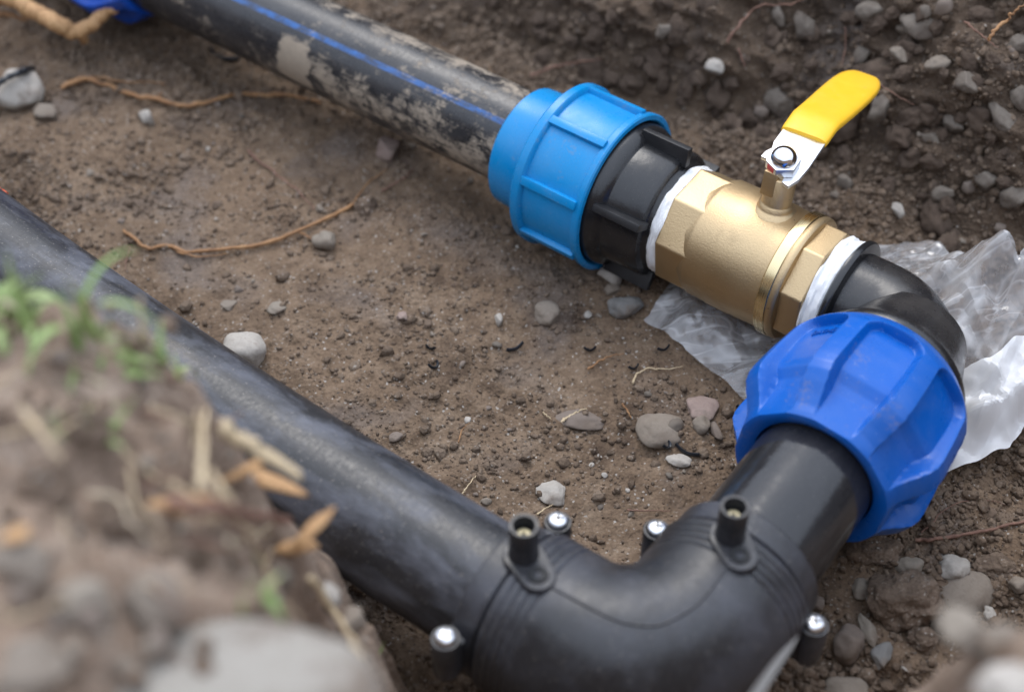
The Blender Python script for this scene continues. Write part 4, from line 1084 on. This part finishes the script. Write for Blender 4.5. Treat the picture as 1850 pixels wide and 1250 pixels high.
# ------------------------------------------------------------------ torn plastic bag under the valve
def sheet(name, outline, inner, mat, parent, seed, amp, dens=1.6, jag=2.0):
    """outline: (px, py, height above floor) corners; the film hangs between them"""
    O3 = []
    for px, py, h in outline:
        d = pix_ray(px, py); t = (FLOOR + h - CAM[2]) / d[2]; O3.append(CAM + d * t)
    O3 = np.array(O3)
    # resample outline with torn jitter
    L = []
    r = np.random.default_rng(seed)
    for i in range(len(O3)):
        a, b = O3[i], O3[(i + 1) % len(O3)]
        k = max(2, int(np.linalg.norm(b - a) / dens))
        for j in range(k): L.append(a + (b - a) * j / k)
    L = np.array(L); nL = len(L)
    s = np.arange(nL); c = L.mean(0)
    jit = jag * fbm(s / 4.0, s * 0.0 + seed, oct=3, seed=seed)
    dirv = L[:, :2] - c[:2]; dirv /= np.linalg.norm(dirv, axis=1)[:, None]
    L[:, :2] += dirv * jit[:, None]
    I3 = []
    for px, py, h in inner:
        d = pix_ray(px, py); t = (FLOOR + h - CAM[2]) / d[2]; I3.append(CAM + d * t)
    ctrl = np.vstack([O3] + ([np.array(I3)] if I3 else []))
    mn, mx = L[:, :2].min(0), L[:, :2].max(0)
    gx, gy = np.meshgrid(np.arange(mn[0], mx[0], dens), np.arange(mn[1], mx[1], dens * 0.87), indexing='ij')
    gx = gx + (np.arange(gx.shape[1]) % 2)[None, :] * dens / 2
    sd = poly_sdf(L[:, :2], gx.ravel(), gy.ravel())
    pin = np.stack([gx.ravel(), gy.ravel()], -1)[sd > dens * 0.55]
    allp = np.vstack([L[:, :2], pin])
    res = geometry.delaunay_2d_cdt([Vector(p) for p in allp], [], [list(range(nL))], 1, 1e-6)
    V2 = np.array([v[:] for v in res[0]]); Fc = [f for f in res[2]]
    # height: inverse distance over the control points
    w = 1 / ((V2[:, None, 0] - ctrl[None, :, 0]) ** 2 + (V2[:, None, 1] - ctrl[None, :, 1]) ** 2 + 60) ** 1.3
    z = (w @ ctrl[:, 2]) / w.sum(1)
    x, y = V2[:, 0], V2[:, 1]
    n = np.zeros_like(x)
    foc = [V2[r.integers(len(V2))] for _ in range(3)]
    for k in range(int(46 * (mx - mn).prod() / 16000) + 14):        # creases: straight tents, many of them fanning out from a few points
        c0 = foc[k % 3] + r.normal(0, 4, 2) if k % 2 else V2[r.integers(len(V2))]
        a = r.uniform(0, PI); ca, sa = math.cos(a), math.sin(a)
        sx_ = (x - c0[0]) * ca + (y - c0[1]) * sa; tx = -(x - c0[0]) * sa + (y - c0[1]) * ca
        w = r.uniform(2.6, 11); ln = r.uniform(20, 80)
        n += r.choice([-1, 1, 1]) * amp * w / 11 * np.maximum(0, 1 - np.abs(sx_ + 0.04 * tx * tx / ln) / w) * np.clip(1.4 - np.abs(tx) / ln, 0, 1)
    n += amp * 0.35 * fbm(x / 55, y / 55, oct=2, seed=seed + 3)
    edge = np.clip(poly_sdf(L[:, :2], x, y) / 10, 0, 1)
    z = np.maximum(z + n * (0.45 + 0.55 * edge), FLOOR + 1.5)
    V = np.stack([x, y, z], -1)
    o = obj(name, mesh(name, V, Fc, mat, True, 13), parent)
    return o
bag = empty('plastic_bag', Matrix.Identity(4), 'torn clear and white plastic bag crumpled on the soil under the valve and elbow', 'plastic bag')
sheet('clear_film', [(1163, 582, 6), (1212, 514, 10), (1290, 500, 14), (1380, 520, 16), (1480, 560, 20), (1560, 640, 20), (1500, 720, 8), (1346, 722, 4), (1265, 660, 4)], [(1300, 570, 22), (1400, 650, 14)], M['film_clear'], bag, 11, 3.0, jag=0.6)
sheet('clear_film', [(1540, 500, 6), (1585, 447, 14), (1640, 443, 24), (1697, 436, 30), (1728, 485, 26), (1738, 526, 14), (1760, 520, 14), (1782, 488, 34), (1796, 450, 58), (1838, 384, 106), (1885, 400, 90), (1900, 560, 40), (1890, 690, 26), (1800, 720, 22), (1735, 700, 18), (1600, 640, 16)],
      [(1660, 540, 40), (1720, 620, 44), (1800, 560, 50), (1840, 470, 70)], M['film_clear'], bag, 23, 4.0, jag=2.6)
sheet('white_film', [(1700, 680, 22), (1790, 640, 46), (1835, 600, 52), (1905, 580, 50), (1910, 720, 26), (1850, 775, 14), (1820, 820, 8), (1760, 842, 6), (1705, 860, 4), (1660, 830, 4), (1670, 740, 8)], [(1780, 720, 40), (1840, 680, 40), (1760, 800, 14)], M['film_white'], bag, 37, 3.4, jag=0.5)

# ------------------------------------------------------------------ foreground bank: stones, clods, turf, splinters
def bstone(px, py, wpx, hpx, tone, label, seed, **kw):
    return stone(px, py, wpx, hpx, tone, label, seed, **kw)
bstone(440, 1225, 480, 200, 'greypale', 'large flat pale stone lying on the near bank at the bottom edge', 401, ang=0.1, flat=0.35, sink=0.36, cuts=9, off=(0.68, 0.95), soft=9, rough=0.08)
bstone(155, 1092, 116, 74, 'grey', 'round whitish stone on the near bank at lower left', 402, ang=0.2, flat=0.8, sink=0.3, **RND)
bstone(292, 1082, 110, 80, 'tan', 'round tan stone on the near bank between the whitish stone and the flat stone', 403, ang=0.2, flat=0.8, sink=0.3, **RND)
bstone(60, 1215, 170, 110, 'tan', 'large tan stone in the bottom left corner', 404, ang=0.4, flat=0.6, sink=0.35, **ANG)
bstone(40, 1010, 110, 70, 'tan', 'buff stone at the left edge of the near bank', 405, ang=-0.2, flat=0.6, sink=0.4, **ANG)
bstone(40, 690, 120, 60, 'tan', 'dusty tan stone on the near bank at the left edge below the grass', 406, ang=0.2, flat=0.6, sink=0.4, **ANG)
bstone(220, 935, 90, 60, 'clod', 'brown clod on the near bank beside the orange wood chip', 407, flat=0.8, sink=0.3, name='clod', cat='soil clod', **CL)
bstone(150, 770, 110, 70, 'clod', 'broad clod on the near bank under the grass tufts', 408, flat=0.8, sink=0.3, name='clod', cat='soil clod', **CL)
bstone(90, 880, 100, 70, 'clod', 'dark clod on the near bank left of the brown clod', 409, flat=0.8, sink=0.3, name='clod', cat='soil clod', **CL)
bstone(330, 1000, 90, 60, 'clod', 'small clod on the near bank above the round tan stone', 410, flat=0.8, sink=0.35, name='clod', cat='soil clod', **CL)
bstone(500, 1040, 70, 50, 'tan', 'tan pebble at the lip of the near bank above the flat stone', 411, flat=0.8, sink=0.35, **RND)
bstone(590, 1075, 46, 44, 'pale', 'pale pebble on the lip over the dark gap', 412, flat=0.8, sink=0.3, **RND)
bstone(640, 1125, 60, 46, 'tan', 'pointed tan pebble on the lip below the pale pebble', 413, flat=0.8, sink=0.3, **ANG)
bstone(1530, 1252, 110, 50, 'tan', 'blurred buff stone on the near bank at the bottom right', 414, flat=0.7, sink=0.35, **RND)
bstone(1830, 1240, 150, 90, 'pale', 'blurred pale stone in the bottom right corner', 415, ang=0.6, flat=0.6, sink=0.4, **ANG)
bv_ = [rock_mesh('pebble', 760 + i, 1, 0.8, 0.7, M[t], **(ANG if i % 2 else RND), sub=3) for i, t in enumerate(['tan', 'clod', 'brown', 'clod', 'tan', 'clod'])]
k = 0
while k < 110:
    px, py = r2.uniform(0, 720), r2.uniform(560, 1250)
    P, d = hit(px, py, 0.0, True)
    if P[2] < 150: continue
    a = float(np.clip(r2.lognormal(0.8, 0.5), 1.0, 5))
    o = obj('pebble', bv_[r2.integers(6)], mw=Matrix.Translation(tuple((P + [0, 0, a * 0.35 + 2]) * S)) @ Matrix.Rotation(r2.uniform(0, 6), 4, 'Z') @ Matrix.Scale(a, 4))
    tag(o, 'small pebble or crumb lying on the near bank in the foreground', 'pebble', 'pebbles on the near bank'); k += 1

def blade_mesh(seed, L=30, w=2.2, bend=0.6):
    n = 9; V = []; Fc = []
    for i in range(n):
        t = i / (n - 1); hw = w / 2 * (1 - t ** 1.8) * (0.6 + 0.4 * min(1, t * 5)) + 0.05
        y = L * math.sin(bend * t) / max(bend, .01) * t * bend * 0.6; z = L * t * math.cos(bend * t * 0.8)
        tw = seed * 0.9 * t
        for sx, dz in ((-1, 0.25), (0, -0.25), (1, 0.25)):
            V.append((sx * hw * math.cos(tw), y + sx * hw * math.sin(tw), z + dz * hw))
    for i in range(n - 1):
        for j in range(2): a = i * 3 + j; Fc.append((a, a + 1, a + 4, a + 3))
    me = mesh('blade', V, Fc, None, True)
    return me
BL = [blade_mesh(i % 3 - 1, 1000 / 28 * 0.9, 3.4 + (i % 3) * 0.8, 0.4 + 0.35 * i) for i in range(6)]
for b in BL: b.materials.append(M['grass'])
BD = [b.copy() for b in BL]
for b in BD: b.materials.clear(); b.materials.append(M['dry'])
def tuft(px, py, n, size, label, seed, dry=0.15, lean=0.5, spread=8):
    r = np.random.default_rng(seed); P, d = hit(px, py, 0, True)
    t = empty('grass_tuft', Matrix.Translation(tuple((P - [0, 0, 3]) * S)), label, 'grass', 'grass tufts on the near bank')
    for i in range(n):
        k = r.integers(6); me = BD[k] if r.random() < dry else BL[k]
        s = size / 32 * r.uniform(0.7, 1.4)
        a = r.uniform(0, 2 * PI); q = r.random() ** .5 * spread
        obj('blade', me, t, loc(q * math.cos(a), q * math.sin(a), 0, rz=r.uniform(0, 6.28)) @ Matrix.Rotation(r.uniform(-lean, lean), 4, 'X') @ Matrix.Scale(s, 4))
tuft(12, 600, 14, 26, 'green grass tuft at the left edge of the near bank', 1, spread=11)
tuft(2, 560, 10, 26, 'grass tuft at the left edge over the lower pipe', 2)
tuft(150, 610, 5, 34, 'tall grass blade tuft standing up before the lower pipe', 3, lean=0.25, spread=5, dry=0.0)
tuft(165, 655, 26, 15, 'bushy bright green tuft in the middle of the near bank grass', 4, spread=14, lean=1.0)
tuft(240, 655, 14, 15, 'low green tuft right of the bushy bright one', 5, spread=11, lean=1.0)
tuft(290, 690, 14, 16, 'yellowing tuft on the lip of the near bank', 6, dry=0.5, spread=9, lean=1.0)
tuft(160, 790, 12, 17, 'flattened green tuft below the bushy bright one', 7, spread=9, lean=1.3)
tuft(235, 830, 18, 14, 'lower olive tuft beside the orange wood chip', 8, spread=12, lean=1.2, dry=0.3)
tuft(455, 1085, 6, 17, 'leaning green blades above the large flat pale stone', 9, spread=6, lean=1.0)
tuft(430, 1010, 8, 16, 'sparse green blades near the lip of the bank', 10, spread=9, lean=1.1)
tuft(665, 1205, 8, 12, 'small green sprig on the lip right of the flat stone', 11, spread=5, lean=0.9)
tuft(345, 650, 6, 24, 'thin green blades crossing the lower pipe', 12, spread=5, lean=0.5)

def splinter(px, py, lpx, wpx, rz, tilt, label, seed, lift=3, mat='wood', name='wood_chip', cat='wood chip'):
    lift += 5; P, d = hit(px, py, lift, 'only'); L = lpx * d / F_PX * 1.2; w = wpx * d / F_PX * 1.4
    V, Fc = rock(seed, sub=3, cuts=16, off=(0.5, 0.9), soft=30, rough=0.1)
    o = obj(name, np_mesh(name, V * np.array([L / 2, w / 2, w * 0.35]), Fc, M[mat]), mw=Matrix.Translation(tuple(P * S)) @ Matrix.Rotation(rz, 4, 'Z') @ Matrix.Rotation(tilt, 4, 'Y'))
    tag(o, label, cat)
splinter(475, 868, 150, 30, -0.35, 0.15, 'long orange wood chip sticking out over the lower pipe', 501, 8)
splinter(440, 850, 110, 20, 0.9, 0.3, 'narrow orange wood chip crossing the long one', 502, 6)
splinter(330, 912, 130, 44, 0.1, 0, 'broad orange wood chip lying on the near bank', 503, 5)
splinter(565, 955, 110, 22, 0.75, -0.35, 'forked orange splinter on the lip pointing at the lower pipe', 504, 6)
splinter(540, 985, 80, 24, 0.2, 0, 'tan splinter below the forked orange one', 505, 4)
splinter(30, 965, 60, 30, 0.3, 0, 'small orange wood chip at the left edge of the near bank', 506, 4)
def stalk(px0, py0, px1, py1, wpx, mat, label, l0=4, l1=10, seed=0):
    l0 += 10; l1 += 10
    strand('dry_stalk', [(px0, py0, l0), ((px0 + px1) / 2, (py0 + py1) / 2, (l0 + l1) / 2), (px1, py1, l1)], wpx * 1.45, M[mat], label, 'dry stalk', seed=seed, taper=0.6, bank='only', wig=0.3)
stalk(362, 880, 370, 740, 13, 'straw', 'upright pale dry stalk in the middle of the near bank', 4, 12, 1)
stalk(300, 905, 520, 940, 20, 'root_b', 'brownish dry stem lying along the near bank', 6, 6, 2)
stalk(430, 930, 380, 850, 12, 'straw', 'short pale stalk leaning on the brownish stem', 6, 6, 3)
stalk(400, 770, 540, 860, 26, 'straw', 'wide grey tan stem along the lip above the orange wood chip', 6, 8, 4)
stalk(560, 1040, 660, 1190, 12, 'straw', 'thin tan stem along the lip beside the large flat pale stone', 6, 6, 5)
stalk(40, 740, 110, 830, 10, 'straw', 'pale thin stalk at the left of the near bank', 6, 6, 6)
# fine dry stems and rootlets tangled over the bank
r3 = np.random.default_rng(31)
for k in range(30):
    px, py = r3.uniform(20, 560), r3.uniform(600, 1120)
    if px > 300 + (py - 640) * 0.5: px = 290 + (py - 640) * 0.5
    a, L = r3.uniform(-0.5, 1.5), r3.uniform(70, 190)
    pts3 = [(px + L * t * math.cos(a) + r3.normal(0, 9), py + L * t * math.sin(a) + r3.normal(0, 9), 5 + 9 * r3.random()) for t in (-0.5, -0.15, 0.2, 0.5)]
    strand('straw', pts3, r3.uniform(5, 10), M[['straw', 'root_b', 'straw', 'dry'][k % 4]], 'fine dry stem or rootlet tangled in the soil of the near bank', 'straw', group='fine dry stems on the near bank', seed=60 + k, bank='only', wig=0.6)
# grey dry leaf leaning against the welded elbow at the bottom
Pa = CAM + pix_ray(1440, 1150) * 590; Pz = CAM + pix_ray(1352, 1275) * 500
pp = smooth_path([Pa, Pa * 0.5 + Pz * 0.5 + np.array([0, 0, 3]), Pz], 24)
o_ = pp.mean(0)
lf = obj('dry_leaf', sweep('dry_leaf', pp - o_, np.concatenate([np.linspace(0.6, 3.0, 8), np.linspace(3.1, 4, len(pp) - 8)]), M['greyleaf'], n=10, ell=0.25, up=[0.7, 0, 0.7]), mw=Matrix.Translation(tuple(o_ * S)))
tag(lf, 'grey dry grass leaf leaning on the welded elbow at the bottom edge', 'dry leaf')
print('done', len(bpy.data.objects))
